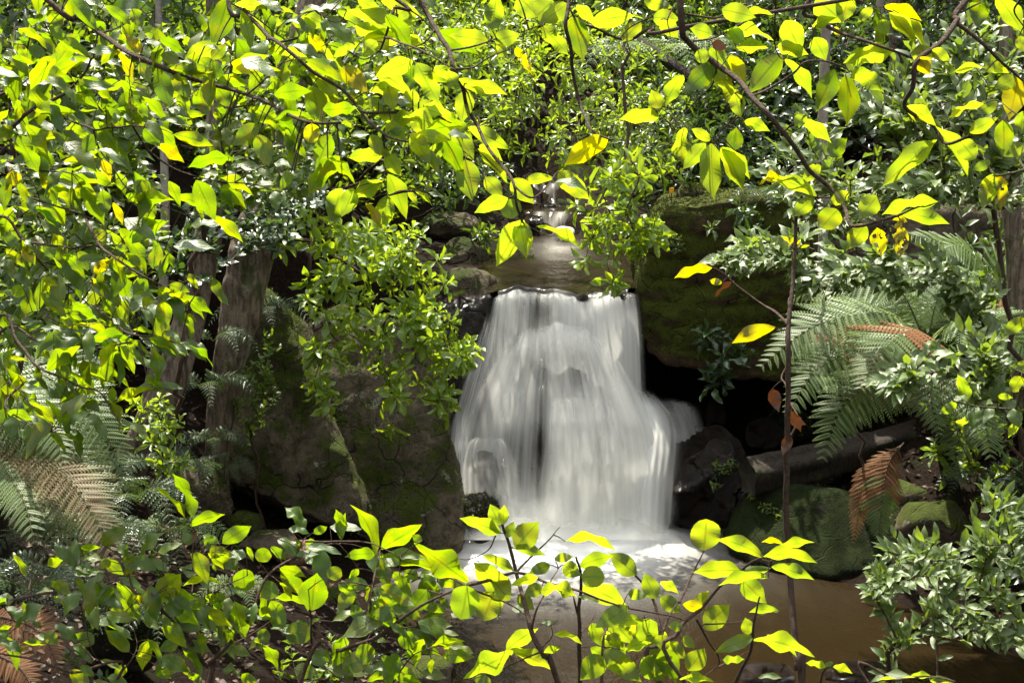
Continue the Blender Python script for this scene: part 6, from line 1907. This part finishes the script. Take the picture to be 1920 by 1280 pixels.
def bg_shrub(x, y, which, sc, group):
    st, lf = PROTO[which]
    a, hz = BR.uniform(0, 6.28), BR.uniform(0.85, 1.2)
    M = Matrix.Translation((x, y, gz(x, y))) @ Matrix.Rotation(a, 4, 'Z') @ Matrix.Diagonal((sc, sc, sc * hz, 1))
    i = COUNT[0]
    COUNT[0] += 1
    if i in SLOPE:
        e = empty('slope_shrub', (x, y, gz(x, y)), SLOPE[i], 'shrub', group)
        link('stem', st, e, M)
        tag(link('foliage', lf, e, M), kind='stuff')
    elif i % 2:
        MASS.append((which, np.array(M)))


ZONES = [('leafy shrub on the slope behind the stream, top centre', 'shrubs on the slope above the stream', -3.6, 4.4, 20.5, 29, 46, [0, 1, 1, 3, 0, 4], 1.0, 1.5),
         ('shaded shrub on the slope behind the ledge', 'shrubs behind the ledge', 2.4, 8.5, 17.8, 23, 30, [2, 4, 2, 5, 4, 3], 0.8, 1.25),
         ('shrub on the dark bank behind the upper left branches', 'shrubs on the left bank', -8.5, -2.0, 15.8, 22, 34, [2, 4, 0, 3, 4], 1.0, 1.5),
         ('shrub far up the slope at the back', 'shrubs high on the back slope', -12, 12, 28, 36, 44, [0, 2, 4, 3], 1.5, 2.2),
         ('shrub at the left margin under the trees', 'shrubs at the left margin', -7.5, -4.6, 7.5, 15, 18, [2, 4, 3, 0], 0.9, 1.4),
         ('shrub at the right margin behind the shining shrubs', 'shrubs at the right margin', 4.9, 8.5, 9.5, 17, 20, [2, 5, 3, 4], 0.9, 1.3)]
for lab, grp, x0, x1, y0, y1, n, kinds, s0, s1 in ZONES:
    done, tries = [], 0
    while len(done) < n and tries < 4000:
        tries += 1
        x, y = BR.uniform(x0, x1), BR.uniform(y0, y1)
        e_ = float(sdist(STREAM, np.array([x]), np.array([y]))[0])
        if e_ < 0.8 and y < 26:
            continue
        if any(math.hypot(x - a, y - b) < 0.75 for a, b in done):
            continue
        px, py, f = project(np.array([x, y, gz(x, y) + 1.0]))
        if px < -250 or px > 2170:
            continue
        done.append((x, y))
        bg_shrub(x, y, BR.choice(kinds), BR.uniform(s0, s1), grp)

# what only closes the gaps between them
Vs, Qs, Rs, off = [], [], [], 0
ARR = [arrays(p[1]) for p in PROTO]
for which, M in MASS:
    V, Q, R = ARR[which]
    Q = Q.reshape(-1, Q.shape[1])
    Vs.append(V @ M[:3, :3].T + M[:3, 3])
    Qs.append(Q + off)
    Rs.append(R)
    off += len(V)
tag(link('undergrowth', mesh_np('undergrowth', np.concatenate(Vs), np.concatenate(Qs), M_DK, attrs={'rnd': np.concatenate(Rs)})), 'dark green undergrowth closing the gaps on the slopes', 'undergrowth', kind='stuff')

# fallen leaves on the banks
rr = random.Random(4)
A = []
while len(A) < 9000:
    x, y = rr.uniform(-6.5, 6.5), rr.uniform(5, 15)
    d = float(sdist(POOL, np.array([x]), np.array([y]))[0]) if len(A) % 1 == 0 else 1
    if d < 0.15 or (y > 14.6 and abs(x) < 1.8):
        continue
    a = rr.uniform(0, 6.28)
    A.append((x, y, 0, cos(a), sin(a), rr.gauss(0, .15), rr.gauss(0, .3), rr.gauss(0, .3), 1, rr.uniform(0.03, 0.10), rr.uniform(0.3, 0.5)))
A = np.array(A)
A[:, 2] = ground_h(A[:, 0], A[:, 1]) + 0.012
M_LT = leaf_mat('fallen leaf', (0.022, 0.012, 0.006), (0.075, 0.040, 0.020), (0.06, 0.03, 0.01), (0.1, 0.05, 0.02), 0.15, 0.6, 0.3, veins=False)
tag(link('leaf_litter', leaf_mass(A, 'ovate', M_LT, 4)), 'brown fallen leaves strewn on the dark earth of the banks', 'leaf litter', kind='stuff')
